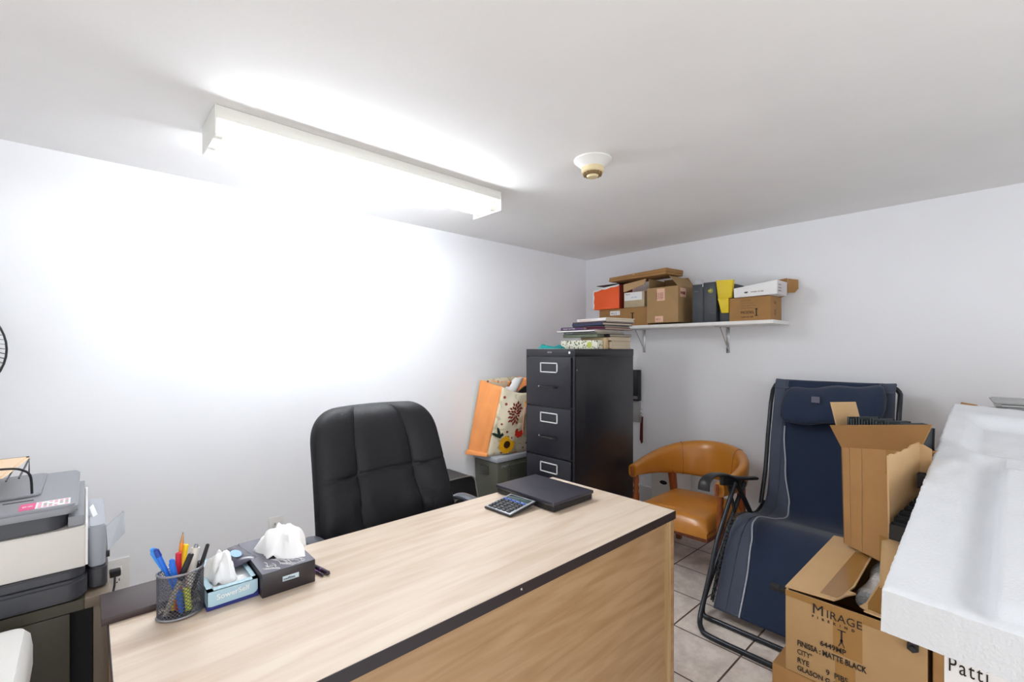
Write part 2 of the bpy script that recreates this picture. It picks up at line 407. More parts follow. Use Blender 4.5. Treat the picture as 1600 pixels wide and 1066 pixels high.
def col(name, c, rough=.35, **k):
    if name not in M: M[name] = mat(name, c, rough, **k)
    return name
def pen(name, label, cat, foot, head, r, body, cap=None, capfrac=.3, tip=None, clip=True, capr=1.25):
    foot = (cc.x+(foot[0]-.142)*.72, cc.y+(foot[1]-1.186)*.55, foot[2])
    """a pen from foot (in the cup) to head (up); cap at the head end"""
    f = Vector(foot); h = Vector(head); d = h-f
    t = thing(name, label, cat, f)
    cut = f + d*(1-capfrac) if cap else h
    g = G(); g.cyl(f, cut, r, n=14)
    obj('barrel', g, body, t)
    if cap:
        g = G(); g.cyl(cut, f+d*.985, r*capr, r*capr*.85, n=14); g.cyl(f+d*.985, h, r*capr*.85, r*capr*.45, n=14)
        cp = obj('cap', g, cap, t)
        if clip:
            s = d.cross(Vector((.5,.7,0))).normalized(); s = d.cross(s).normalized()*-1
            if s.dot(Vector((.68,.73,0))) > 0: s = -s
            g = G(); g.tube([f+d*.97+s*r*capr*.9, f+d*.955+s*r*capr*1.8, f+d*(1-capfrac*.8)+s*r*capr*1.5], .0009, n=6); obj('clip', g, cap, t)
    if tip:
        g = G(); g.cyl(h, h+d.normalized()*.018, r, .0012, n=14); obj('tip', g, tip, t)
        g = G(); g.cyl(h+d.normalized()*.0165, h+d.normalized()*.0215, .0013, .0003, n=10); obj('lead', g, 'black', t)
    return t
col('blue', (34,110,215)); col('blue2', (60,150,235)); col('blue_dark', (26,60,150)); col('red', (214,32,50)); col('yellow', (250,214,0)); col('orange_p', (236,140,24))
col('wood_tip', (196,140,90)); col('white_pen', (222,218,208)); col('beige_r', (168,160,146)); col('lime', (200,210,60)); col('violet', (120,70,140))
zb = .756
def hd(px, py, y): return P(px, py, y=y)
pen('ballpoint_pen', 'light blue ballpoint pen leaning leftmost in the pencil cup', 'pen', (.160,1.185,zb), hd(237,857,1.19), .0045, 'blue2', 'blue2', .35)
pen('ballpoint_pen', 'dark blue capped pen second from left in the pencil cup', 'pen', (.150,1.178,zb), hd(243,858,1.175), .0042, 'blue', 'blue_dark', .12, clip=False)
pen('ballpoint_pen', 'short bright blue pen at the front of the pencil cup', 'pen', (.142,1.165,zb), hd(268,874,1.16), .0045, 'blue', 'blue', .4)
pen('felt_pen', 'red capped felt pen in the pencil cup', 'pen', (.138,1.195,zb), hd(279,863,1.185), .005, 'red', 'red', .5, clip=False)
pen('pencil', 'sharpened orange yellow pencil standing tallest in the pencil cup', 'pencil', (.128,1.20,zb), hd(284,848,1.20), .0038, 'orange_p', tip='wood_tip')
pen('highlighter', 'yellow highlighter behind the pencil in the cup', 'highlighter', (.122,1.203,zb), hd(291,850,1.207), .0062, 'yellow', 'yellow', .3, clip=False, capr=1.05)
pen('marker', 'thick black capped marker leaning in front of the pencil cup', 'marker', (.106,1.175,zb), hd(299,865,1.15), .0052, 'beige_r', 'black', .42, clip=False)
pen('correction_pen', 'white correction pen with metal tip in the pencil cup', 'correction pen', (.155,1.2,zb), hd(307,850,1.195), .008, 'white_pen', 'steel', .06, clip=False, capr=.55)
pen('ballpoint_pen', 'slim black pen leaning rightmost in the pencil cup', 'pen', (.160,1.19,zb), hd(325,850,1.18), .0036, 'black', 'black', .4)
pen('highlighter', 'lime green stub seen through the cup mesh', 'highlighter', (.160,1.160,zb), (.152,1.175,.80), .0062, 'lime')

# ------------------------------------------------------------------ tissue boxes
def crumple(cen, rad, h, seed, n=26, m=14, sx=1, sy=1, lean=(0,0)):
    rnd = random.Random(seed); ph = [rnd.uniform(0, 6.28) for _ in range(8)]
    rows = []
    for j in range(m+1):
        v = j/m; row = []
        for k in range(n):
            a = 2*PI*k/n
            rr = rad*(v**.62)*(1+.16*math.sin(3*a+ph[0]+2*v)+.12*math.sin(5*a+ph[1]-3*v)+.07*math.sin(8*a+ph[2]+6*v))
            zz = h*(1-v**1.7)+.014*math.sin(4*a+ph[3]+5*v)*v*(1.2-v)*2+.006*math.sin(9*a+ph[4])*v
            row.append(Vector(cen)+Vector((sx*rr*math.cos(a)+lean[0]*(1-v), sy*rr*math.sin(a)+lean[1]*(1-v), max(zz,.002))))
        rows.append(row)
    return rows
M['tissue'] = mat('tissue paper', (250,250,250), .9, bump=.1, bscale=200)
M['tb_black'] = mat('black tissue carton', (44,38,42), .35); M['tb_top'] = mat('grey tissue carton top', (104,102,116), .3, noise=.25, nscale=9)
bx0,bx1,by0,by1,bz0,bz1 = .283,.397,1.120,1.342,.7505,.803
t = thing('tissue_box', 'black tissue box with a grey patterned top beside the pencil cup', 'tissue box', ((bx0+bx1)/2,(by0+by1)/2,bz0))
obj('carton', G().box((bx0,by0,bz0),(bx1,by1,bz1-.0006), bev=.0008), 'tb_black', t)
obj('top_panel', G().box((bx0+.0005,by0+.0005,bz1-.0006),(bx1-.0005,by1-.0005,bz1)), 'tb_top', t)
g = G(); rnd = random.Random(3)      # pale feather print on the top
for k in range(26):
    ox = bx0+.012+rnd.random()*.085; oy = by0+.004+rnd.random()*.03; a = rnd.uniform(.2,2.6); L = rnd.uniform(.012,.04)
    pts = [Vector((ox+math.cos(a+.5*i/5)*L*i/5, oy+abs(math.sin(a))*L*i/5, bz1+.0004)) for i in range(6)]
    pts = [p for p in pts if bx0 < p.x < bx1 and by0 < p.y < by1]
    if len(pts) > 2: g.tube(pts, .0006, n=4)
obj('feather_print', g, 'paper', t)
obj('brand_label', G().box((.325,by0-.0006,.774),(.360,by0,.785), bev=.0002), col('label_blue',(196,214,224)), t)
text('swifties', .0085, 'ink', (.3265,by0-.0006,.7765), (1,0,0), (0,0,1), t)
g = G(); g.loft(crumple((.360,1.232,bz1-.004), .056, .060, 5, sx=.95, sy=1.25), closed=True)
solo('tissue', g, 'tissue', 'large crumpled white tissue rising from the black box', 'tissue', solid=.0006, sharp=80)

M['tb_blue'] = mat('pale blue tissue carton', (176,208,222), .35); M['tb_navy'] = mat('dark blue stripe', (34,44,120), .35)
ux0,ux1,uy0,uy1,uz1 = .184,.2805,1.142,1.33,.790
t = thing('tissue_box', 'pale blue tissue box with a dark blue base stripe', 'tissue box', ((ux0+ux1)/2,(uy0+uy1)/2,.7505))
g = G(); g.box((ux0,uy0,.7505),(ux1,uy0+.0012,uz1)); g.box((ux0,uy1-.0012,.7505),(ux1,uy1,uz1)); g.box((ux0,uy0,.7505),(ux0+.0012,uy1,uz1)); g.box((ux1-.0012,uy0,.7505),(ux1,uy1,uz1)); g.box((ux0,uy0,.7505),(ux1,uy1,.752))
g.box((ux0,uy0,uz1-.001),(ux1,uy0+.016,uz1)); g.box((ux0,uy1-.05,uz1-.001),(ux1,uy1,uz1)); g.box((ux0,uy0,uz1-.001),(ux0+.012,uy1,uz1)); g.box((ux1-.010,uy0,uz1-.001),(ux1,uy1,uz1))
obj('carton', g, 'tb_blue', t)
obj('paper_stack', G().box((ux0+.003,uy0+.003,.753),(ux1-.003,uy1-.003,.779), bev=.003), 'tissue', t)
g = G(); g.slab([(ux0-.0004,uy0-.0005,.7506),(ux1+.0002,uy0-.0005,.7506),(ux1+.0002,uy0-.0005,.768),(ux1-.004,uy0-.0005,.762),(ux1-.010,uy0-.0005,.7585),(ux0+.008,uy0-.0005,.7575),(ux0-.0004,uy0-.0005,.760)], (0,.0004,0))
g.box((ux0-.0005,uy0,.7506),(ux0,uy1,.758))
obj('base_stripe', g, 'tb_navy', t)
text('SowerSelf', .0155, col('label_silver',(236,240,242)), (ux0+.017,uy0-.0006,.7695), (1,0,.05), (.18,0,1), t, weight=.0003)
g = G(); g.loft(crumple((.222,1.225,.778), .036, .058, 9, sx=.8, sy=1.25, lean=(.005,.0)), closed=True)
solo('tissue', g, 'tissue', 'pointed white tissue sticking out of the pale blue box', 'tissue', solid=.0006, sharp=80)
t = thing('tissue_pouch', 'dark glossy pouch with a pale blue oval lying in the blue tissue box', 'pouch', (.262,1.27,.785))
mm = Matrix.Translation((.262,1.275,.799)) @ Matrix.Rotation(math.radians(8),4,'Z') @ Matrix.Rotation(math.radians(-10),4,'Y')
g = G(); rows = []
for j in range(13):
    v = -1+2*j/12; rows.append([Vector((.026*math.cos(a)*(1 if abs(v) < .75 else 1.1), v*.055, .011*(1-v*v)**.5*math.sin(a)+.0008*math.sin(a))) for a in [2*PI*k/20 for k in range(20)]])
g.loft(rows, closed=True, caps=True); g.xf(mm); obj('pouch_body', g, col('pouch',(70,68,84),.2), t)
g = G(); g.lathe([(0,0),(1,0),(1,.0006),(0,.0006)], n=28, sx=.010, sy=.024); g.xf(mm @ Matrix.Translation((0,-.012,.0112))); obj('oval_label', g, col('oval_blue',(160,200,226)), t)

for i, (a, b, r, lab) in enumerate([((.415,1.205),(.432,1.124),.0052,'dark felt pen with a violet band right of the black tissue box'),((.4065,1.200),(.419,1.128),.0036,'slim violet pen touching the black tissue box')]):
    A = Vector((a[0],a[1],.7505+r)); B = Vector((b[0],b[1],.7505+r)); d = B-A
    t = thing('ballpoint_pen', lab, 'pen', A)
    obj('barrel', G().cyl(A, A+d*.55, r, n=14), 'violet' if i else 'black', t)
    obj('grip', G().cyl(A+d*.55, A+d*.62, r*1.02, n=14), 'violet', t)
    g = G(); g.cyl(A+d*.62, A+d*.94, r, n=14); g.cyl(A+d*.94, B, r, r*.4, n=14); obj('cap', g, col('pen_dark',(58,44,58)), t)

# ------------------------------------------------------------------ laptop and calculator
t = thing('laptop', 'closed black laptop lying on the far right of the desk', 'laptop', (1.255,1.19,.7505))
lx0,lx1,ly0,ly1 = 1.147,1.362,1.040,1.338
obj('laptop_base', G().box((lx0+.004,ly0+.004,.7525),(lx1-.004,ly1-.004,.7715), bev=.0015), 'black', t)
obj('laptop_lid', G().box((lx0,ly0,.7735),(lx1,ly1,.785), bev=.002), col('lid_black',(46,45,56),.42,bump=.05,bscale=900), t)
obj('hinge', G().cyl((lx1-.010,ly0+.03,.7730),(lx1-.010,ly1-.03,.7730),.0022), 'black', t)
for a in (lx0+.02, lx1-.02):
    for b in (ly0+.02, ly1-.02): obj('rubber_foot', G().cyl((a,b,.7502),(a,b,.7530),.006), 'black_soft', t)
obj('trim_line', G().box((lx0+.0035,ly0+.004,.7712),(lx0+.0045,ly1-.004,.7725)), 'steel', t)
for k in range(3): obj('side_port', G().box((lx1-.055+k*.016,ly0+.0033,.757),(lx1-.045+k*.016,ly0+.0045,.765)), 'dark_hole', t)

t = thing('calculator', 'small silver calculator with dark keys propped against the laptop', 'calculator', (1.085,1.18,.7505))
A = Vector((1.014,1.11,.7515)); 
mm = Matrix.Translation(A) @ Matrix.Rotation(math.radians(3),4,'Z') @ Matrix.Rotation(math.radians(-6.5),4,'Y')
CW, CD, CT = .131, .126, .009
g = G(); g.box((0,0,0),(CW,CD,CT-.002), bev=.002); g.xf(mm); obj('case', g, 'black', t)
g = G(); g.box((.003,.003,CT-.002),(CW-.003,CD-.003,CT), bev=.0008); g.xf(mm); obj('face_plate', g, col('calc_silver',(176,178,184),.35,metal=.3), t)
g = G(); g.box((CW-.036,.012,CT),(CW-.010,CD-.012,CT+.0015), bev=.0006); g.xf(mm); obj('display', g, col('calc_display',(50,72,70),.15), t)
for i in range(6):
    for j in range(5):
        x = .008+i*.0142; y = .012+j*.0215
        g = G(); g.box((x,y,CT),(x+.0105,y+.0155,CT+.0035), bev=.0012); g.xf(mm)
        obj('key', g, col('calc_blue',(40,80,160)) if i == 5 else 'black', t)

# ------------------------------------------------------------------ office chair behind the desk
def office_chair():
    cx, cyb = .800, 1.60
    t = thing('office_chair', 'black leather office chair with stitched high back behind the desk', 'office chair', (cx,cyb,0))
    # backrest: s across (-1..1), v up (0..1)
    z0, z1 = .46, 1.092
    def half(v):
        w_ = .292 - .045*v
        if v > .80: w_ *= .60+.40*max(0,1-((v-.80)/.20)**2.6)**.55
        if v < .12: w_ *= (1-((.12-v)/.12)**2.5*.35)
        return w_
    def ymid(v): return 1.495 + .17*v + .05*(v-.35)**2
    def groove(d, wdt): return math.exp(-(d/wdt)**2)
    front = []; back = []
    NV, NS = 110, 120
    for j in range(NV+1):
        v = j/NV; v = v if v < .8 else .8+.2*(1-(1-(v-.8)/.2)**1.6)
        W = half(v); rf = []; rb = []
        edge_v = (1-abs(2*v-1)**14)**.5 if 0 < v < 1 else 0
        for k in range(NS+1):
            s = -1+2*k/NS; s = math.copysign(abs(s)**.85, s)
            e = max(0, 1-abs(s)**7)**.5*edge_v
            sm = .43 + .05*(.6-v)
            seam = max(groove(s-sm,.013), groove(s+sm,.013))
            vz = .63+.012*math.cos(3*s)
            seam = max(seam, groove(v-vz-.03*s*s,.008))
            puff = .012*math.sin(PI*min(1,max(0,v/.63)))*(1-s*s) if v < .63 else .010*math.sin(PI*(v-.63)/.37)*(1-s*s)
            wr = .0035*math.sin(26*v+7*s*s+3*s)*math.exp(-((v-.48)/.14)**2)*math.exp(-((abs(s)-.45)/.25)**2)
            d = .052*e + puff + wr*1.5 + .004*math.sin(9*s*s+14*v)*math.exp(-((v-.30)/.2)**2)*e + .010*e*(1-math.exp(-((abs(s)-sm)/.10)**2)) - .006*seam*e
            x = cx+W*s; z = z0+(z1-z0)*v
            yc = ymid(v) - .045*(s*s)       # wraps forward at the sides
            rf.append(Vector((x, yc-d, z))); rb.append(Vector((x, yc+.035*e, z)))
        front.append(rf); back.append(rb)
    g = G(); g.loft(front); g.loft(back)
    e1 = [r[0] for r in front]; e2 = [r[0] for r in back]; g.loft([e1, e2])
    g.loft([[r[-1] for r in front],[r[-1] for r in back]]); g.loft([front[-1], back[-1]]); g.loft([front[0], back[0]])
    bmesh.ops.remove_doubles(g.b, verts=g.b.verts, dist=1e-5); bmesh.ops.recalc_face_normals(g.b, faces=g.b.faces)
    m = rotz(4, (cx,1.6,0)); g.xf(m)
    obj('backrest', g, 'leather', t, sharp=60)
    # seat
    rows = []
    for j in range(15):
        v = j/14; y = 1.02+.47*v; ed = (1-abs(2*v-1)**8)**.5
        rows.append([Vector((cx+.255*(.92+.08*ed)*s_, y, .455+ (.045*ed*(1-abs(s_)**6)**.5 if tt else -.035))) for s_, tt in [(math.sin(-PI/2+PI*k/20),1) for k in range(21)]+[(math.sin(PI/2-PI*k/20),0) for k in range(21)]])
    g = G(); g.loft(rows, closed=True, caps=True); g.xf(m); obj('seat', g, 'leather', t, sharp=60)
    for sgn in (-1, 1):
        X = cx+sgn*.300
        path = smooth([(X-sgn*.02,1.545,.60),(X,1.56,.66),(X,1.50,.705),(X,1.42,.708),(X,1.35,.690),(X,1.24,.640),(X,1.20,.57),(X-sgn*.01,1.23,.50),(X-sgn*.05,1.30,.455)], 5)
        rows = []
        for i, p in enumerate(path):
            a = path[max(0,i-1)]; b = path[min(len(path)-1,i+1)]; d = (b-a).normalized(); N = Vector((1,0,0)).cross(d).normalized()
            f = i/(len(path)-1); wd = .026 if .12 < f < .62 else .017
            rows.append([p+Vector((wd*math.cos(q),0,0))+N*.013*math.sin(q) for q in [2*PI*k/12 for k in range(12)]])
        g = G(); g.loft(rows, closed=True, caps=True); g.xf(m); obj('armrest', g, 'armgrey', t)
    g = G(); g.box((cx-.04,1.44,.40),(cx+.04,1.60,.425), bev=.004); g.tube(smooth([(cx,1.50,.41),(cx,1.60,.42),(cx,1.64,.52),(cx,1.66,.72)],5), .018, n=10); g.xf(m); obj('back_bracket', g, 'black', t)
    g = G(); g.cyl((cx,1.27,.10),(cx,1.27,.26),.028); g.cyl((cx,1.27,.26),(cx,1.27,.42),.016); g.box((cx-.09,1.17,.400),(cx+.09,1.37,.421), bev=.004); obj('gas_column', g, 'black', t)
    for k in range(5):
        a = 2*PI*k/5+.3; u = Vector((math.cos(a),math.sin(a),0)); c0 = Vector((cx,1.27,.115)); c1 = c0+u*.27+Vector((0,0,-.035))
        g = G(); g.cyl(c0, c1, .022, .014, n=10); l = obj('base_leg', g, 'black', t)
        g = G(); q = c1+Vector((0,0,-.053)); sd = Vector((-u.y,u.x,0)); g.cyl(q-sd*.018, q+sd*.018, .026, n=18); g.cyl(c1+Vector((0,0,-.045)), c1, .006, n=8); obj('castor', g, 'black_soft', l)
office_chair()

# black case and small box on the floor behind the chair
t = thing('storage_case', 'black hard case with rounded corner against the back wall behind the chair', 'case', (1.72,2.44,0))
prof = [Vector((1.42,2.30,0)),Vector((1.835,2.30,0)),Vector((1.82,2.30,.36))]+[Vector((1.745,2.30,.45))+Vector((math.cos(a)*.06,0,math.sin(a)*.06)) for a in [math.radians(10*k) for k in range(0,10)]]+[Vector((1.42,2.30,.51))]
g = G(); g.slab(prof, (0,.24,0)); bmesh.ops.bevel(g.b, geom=[e for e in g.b.edges if e.calc_face_angle(0) > .9], offset=.006, segments=2, affect='EDGES')
obj('case_body', g, 'black', t)
g = G(); g.tube([Vector((1.42,2.297,.511)),Vector((1.735,2.297,.511))]+[Vector((1.745,2.297,.45))+Vector((math.cos(a)*.061,0,math.sin(a)*.061)) for a in [math.radians(80-10*k) for k in range(0,8)]]+[Vector((1.821,2.297,.36)),Vector((1.836,2.297,.02))], .0035, n=8); obj('case_rim', g, 'steel', t)
g = G(); g.box((1.74,2.292,.33),(1.752,2.30,.39), bev=.002); obj('latch', g, 'steel', t)
g = G(); g.box((1.505,2.42,.512),(1.585,2.53,.645), bev=.006)
solo('small_box', g, 'black', 'small black box on the black case, edge showing right of the chair back', 'box')

# ------------------------------------------------------------------ filing cabinet
FX0, FX1, FY0, FY1, FH = 2.059, 2.662, 1.707, 2.103, 1.302
t = thing('filing_cabinet', 'tall black four drawer filing cabinet near the corner', 'filing cabinet', ((FX0+FX1)/2,(FY0+FY1)/2,0))
g = G(); g.box((FX0+.004,FY0,0.0),(FX1,FY1,FH-.03), bev=.002); g.box((FX0,FY0-.002,FH-.045),(FX1+.002,FY1+.002,FH), bev=.003)
g.box((FX0,FY0,0),(FX0+.01,FY0+.016,FH-.04)); g.box((FX0,FY1-.016,0),(FX0+.01,FY1,FH-.04))
obj('cabinet_body', g, 'cab', t)
obj('lock', G().cyl((FX0-.004,1.743,1.281),(FX0+.002,1.743,1.281),.008,n=20), 'chrome', t)
obj('badge', G().box((FX0-.001,1.885,1.278),(FX0+.001,1.918,1.286)), 'steel', t)
text('HON', .008, 'black', (FX0-.001,1.911,1.2785), (0,-1,0), (0,0,1), t)
obj('side_rivet', G().cyl((2.078,FY0-.002,1.18),(2.078,FY0,1.18),.004,n=10), 'steel', t)
zt = [1.252, .950, .648, .346]
for k, z in enumerate(zt):
    dr = obj('drawer', G().box((FX0-.012,FY0+.020,z-.292),(FX0+.004,FY1-.018,z), bev=.003), 'cabdrawer', t)
    X = FX0-.012; yc = 1.897; zc = z-.062
    g = G(); a,b,c,d = yc-.070, yc+.070, zc-.030, zc+.030; th = .006
    g.box((X-.004,a,c),(X,b,c+th)); g.box((X-.004,a,d-th),(X,b,d)); g.box((X-.004,a,c),(X,a+th,d)); g.box((X-.004,b-th,c),(X,b,d))
    obj('label_holder', g, col('holder_white',(228,228,226),.3), dr)
    zh = z-.178
    g = G(); g.tube(smooth([(X,yc+.062,zh),(X-.020,yc+.055,zh),(X-.026,yc+.045,zh),(X-.026,yc-.045,zh-.002),(X-.020,yc-.055,zh),(X,yc-.062,zh)],4), .0055, n=8)
    obj('handle', g, 'black', dr)
    g = G(); g.cyl((X-.006,yc+.078,zh),(X,yc+.078,zh),.006,n=14); obj('drawer_latch', g, 'chrome', dr)

# books and things on the cabinet
def book(label, lo, hi, cover, rz=0, page='book_page', spine='x', group=None, title=None, tcol='paper', z=None):
    (x0,y0,z0),(x1,y1,z1) = lo, hi
    c = Vector(((x0+x1)/2,(y0+y1)/2,z0)); m = rotz(rz, c)
    t = thing('book', label, 'book', c)
    th = min(.003, (z1-z0)*.2)
    g = G(); g.box((x0,y0,z0),(x1,y1,z0+th)); g.box((x0,y0,z1-th),(x1,y1,z1))
    if spine == 'x': g.box((x0,y0,z0),(x0+.003,y1,z1))
    else: g.box((x0,y1-.003,z0),(x1,y1,z1))
    g.xf(m); obj('cover', g, cover, t)
    g = G(); g.box((x0+.004,y0+.004,z0+th),(x1-.004,y1-.004,z1-th)); g.xf(m); obj('pages', g, page, t)
    if title:
        R = m.to_3x3(); o = m @ Vector((x0-.0005, y1-.02, z0+(z1-z0)*.28)); text(title, (z1-z0)*.6, tcol, o, R @ Vector((0,-1,0)), (0,0,1), t, name='spine_title', wide=1.2)
    return t
G_B = 'books and papers stacked on the filing cabinet'
col('b_navy',(40,48,86),.4); col('b_maroon',(104,22,62),.4); col('b_purple',(88,42,98),.4); col('b_dark',(40,38,48),.4); col('b_white',(236,232,232),.4); col('b_brown',(88,62,60),.4); col('b_beige',(196,176,148),.5); col('b_olive',(96,104,84),.5); col('b_sage',(120,122,116),.5)
Z = FH+.0005
book('thick beige book lowest on the cabinet with page edges facing the room', (2.44,1.722,Z),(2.66,1.95,Z+.050), 'b_beige')
book('second beige book in the cabinet stack, lying on the thick beige one', (2.43,1.725,Z+.051),(2.655,1.96,Z+.078), 'b_beige')
book('dark covered book above the two beige books', (2.42,1.722,Z+.079),(2.665,1.96,Z+.093), 'b_dark')
g = G(); g.box((2.335,1.755,Z),(2.395,2.055,Z+.055), bev=.003)
def leafmat():
    m = bpy.data.materials.new('leaf print'); m.use_nodes = True; nt = m.node_tree; b = nt.nodes['Principled BSDF']
    tc = nt.nodes.new('ShaderNodeTexCoord'); v = nt.nodes.new('ShaderNodeTexVoronoi'); v.inputs['Scale'].default_value = 62
    nt.links.new(tc.outputs['Object'], v.inputs['Vector']); r = nt.nodes.new('ShaderNodeValToRGB'); r.color_ramp.interpolation = 'CONSTANT'
    e = r.color_ramp.elements; e[0].color = lin((96,108,70)); e[1].color = lin((232,230,212)); e[1].position = .34
    nt.links.new(v.outputs['Distance'], r.inputs[0]); nt.links.new(r.outputs[0], b.inputs['Base Color']); b.inputs['Roughness'].default_value = .5
    return m
M['leaf'] = leafmat()
t = solo('patterned_box', g, 'leaf', 'flat cream box with olive leaf print standing on the cabinet edge under the books', 'box')
t2 = G(); t2.cyl((2.3345,1.812,Z+.024),(2.3340,1.812,Z+.024),.021,n=24)
g = G(); g.lathe([(0,0),(.020,0),(.020,.0006),(0,.0006)], n=24); g.xf(Matrix.Translation((2.335,1.815,Z+.026)) @ Matrix.Rotation(-PI/2,4,'Y'))
me_o = obj('round_emblem', g, col('emblem',(190,196,90)), t)
g = G(); g.box((2.40,1.740,Z),(2.432,1.93,Z+.072), bev=.003)
t = solo('card_stack', g, col('tan_light',(206,180,140)), 'narrow tan carton between the patterned box and the beige books', 'box')
book('sage green thin book lying on the leaf patterned box', (2.335,1.76,Z+.0955),(2.64,2.03,Z+.107), 'b_sage', title='GARDEN BOOK')
for_pad = G().box((2.34,1.76,Z+.0735),(2.415,2.04,Z+.0945), bev=.001)
solo('paper_pad', for_pad, 'b_olive', 'dark green pad between the patterned box and the thin sage book', 'pad')
book('wide white book jutting out leftmost of the stack', (2.32,1.765,Z+.108),(2.60,2.075,Z+.122), 'b_white')
book('purple book with a white spine title in the middle of the stack', (2.335,1.86,Z+.1225),(2.58,2.055,Z+.1405), 'b_purple', title='SAMAK SANTONI')
book('maroon book beside the purple book in the middle of the stack', (2.36,1.715,Z+.1225),(2.66,1.855,Z+.134), 'b_maroon', rz=0)
book('second maroon book lying on the first maroon one', (2.35,1.715,Z+.1345),(2.64,1.855,Z+.1405), 'b_maroon')
book('thin black notebook above the purple and maroon books', (2.37,1.725,Z+.141),(2.65,1.98,Z+.149), 'b_dark')
book('navy blue book below the brown one near the top of the stack', (2.37,1.71,Z+.1495),(2.65,1.985,Z+.167), 'b_navy', rz=-7)
book('brown dark book just under the top white book', (2.38,1.70,Z+.1675),(2.67,1.99,Z+.176), 'b_brown', rz=-5)
book('white spined book lying on top of the whole stack', (2.39,1.70,Z+.1765),(2.66,1.96,Z+.197), 'b_white', rz=-8, title='MEDITERRANEAN', tcol='paper_pink')
g = G(); rows = []
for j in range(17):
    v = j/16; rows.append([Vector((2.085+.17*v, 1.985+.062*math.cos(a)*(1-.5*abs(2*v-1)**3)+.01*math.sin(9*v), Z+.002+max(0,(.020+.012*math.sin(7*v+1)+.006*math.sin(5*a+8*v))*math.sin(a))*(1-abs(2*v-1)**4))) for a in [2*PI*k/24 for k in range(24)]])
g.loft(rows, closed=True, caps=True); g.xf(rotz(-28,(2.17,1.985,0)))
solo('cloth', g, 'teal', 'crumpled teal cloth on the front left of the filing cabinet', 'cloth', sharp=80)

# ------------------------------------------------------------------ green storage box with a shopping bag
t = thing('storage_box', 'olive green plastic storage box beside the filing cabinet', 'storage box', (2.22,2.46,0))
g = G(); g.hexa([(2.035,2.352,0),(2.42,2.352,0),(2.42,2.575,0),(2.035,2.575,0),(2.018,2.338,.535),(2.43,2.338,.535),(2.43,2.588,.535),(2.018,2.588,.535)], bev=.01)
obj('box_body', g, 'olive', t)
obj('box_lid', G().box((2.012,2.332,.536),(2.436,2.590,.572), bev=.008), 'lidgrey', t)
g = G(); g.box((2.008,2.43,.44),(2.024,2.52,.50), bev=.004); obj('handle_recess', g, col('olive_dark',(70,70,62)), t)
g = G(); g.box((2.11,2.322,.33),(2.30,2.338,.51), bev=.004); obj('front_latch', g, col('olive_dark',(70,70,62)), t)
text('STACK', .022, 'lidgrey', (2.05,2.335,.500), (1,0,0), (0,0,1), t)

def bagmat():
    m = bpy.data.materials.new('flower print'); m.use_nodes = True; nt = m.node_tree; b = nt.nodes['Principled BSDF']
    tc = nt.nodes.new('ShaderNodeTexCoord'); v = nt.nodes.new('ShaderNodeTexVoronoi'); v.inputs['Scale'].default_value = 21; v.inputs['Randomness'].default_value = .9
    nt.links.new(tc.outputs['Object'], v.inputs['Vector']); r = nt.nodes.new('ShaderNodeValToRGB'); r.color_ramp.interpolation = 'CONSTANT'
    e = r.color_ramp.elements; e[0].color = lin((150,52,30)); e[1].color = lin((232,222,196)); e[1].position = .20
    q = e.new(.70); q.color = lin((206,196,160))
    nt.links.new(v.outputs['Distance'], r.inputs[0]); nt.links.new(r.outputs[0], b.inputs['Base Color']); b.inputs['Roughness'].default_value = .35
    return m
M['bagprint'] = bagmat()
M['bagorange'] = mat('orange bag gusset', (240,156,88), .38, noise=.08, nscale=10, bump=.12, bscale=14)
bt = thing('shopping_bag', 'glossy orange shopping bag with a sunflower print on the green box', 'shopping bag', (2.14,2.42,.5725))
A0,B0,C0,D0_ = Vector((1.935,2.560,.575)),Vector((1.985,2.410,.575)),Vector((2.31,2.36,.575)),Vector((2.32,2.56,.575))
A1,B1,C1,D1_ = Vector((2.03,2.535,1.085)),Vector((2.06,2.335,1.045)),Vector((2.34,2.19,1.07)),Vector((2.36,2.50,1.10))
def panel(a0,a1,b0,b1, out, n=16, m=18, bulge=.02, sag=0):
    rows = []
    for j in range(m+1):
        v = j/m; row = []
        for k in range(n+1):
            u = k/n
            p = (a0.lerp(b0,u)).lerp(a1.lerp(b1,u), v)
            p = p + out*(bulge*math.sin(PI*v)*math.sin(PI*u) + .004*math.sin(11*v+5*u)+.003*math.sin(17*u-6*v))*(1 if 0 < u < 1 else .0)
            p.z -= sag*math.sin(PI*u)*v**3
            row.append(p)
        rows.append(row)
    return rows
g = G(); g.loft(panel(A0,A1,B0,B1, Vector((-.95,-.3,0)), bulge=.012)); obj('gusset', g, 'bagorange', bt, solid=.002, sharp=80)
g = G(); g.loft(panel(B0,B1,C0,C1, Vector((-.4,-.9,0)), bulge=.03, sag=.055)); fp = obj('front_panel', g, 'bagprint', bt, solid=.002, sharp=80)
g = G(); g.loft(panel(C0,C1,D0_,D1_, Vector((.9,-.2,0)), bulge=.012)); obj('gusset', g, 'bagorange', bt, solid=.002, sharp=80)
g = G(); g.loft(panel(D0_,D1_,A0,A1, Vector((0,.9,0)), bulge=.0)); obj('back_panel', g, 'bagprint', bt, solid=.002, sharp=80)
g = G(); g.slab([A0,B0,C0,D0_], (0,0,.004)); obj('bag_bottom', g, 'bagorange', bt)
g = G(); g.hexa([A0+Vector((-.02,.0,.0)),B0+Vector((-.01,-.012,.0)),B0+Vector((.02,.0,.0)),A0+Vector((.02,0,0)),A0+Vector((-.012,0,.03)),B0+Vector((-.004,-.008,.02)),B0+Vector((.02,0,.03)),A0+Vector((.02,0,.04))], bev=.004); obj('bottom_fold', g, 'bagorange', bt)
nf = (C0-B0).cross(B1-B0).normalized(); nf = nf if nf.y < 0 else -nf
fu = (C0-B0).normalized(); fv = nf.cross(fu); fv = fv if fv.z > 0 else -fv
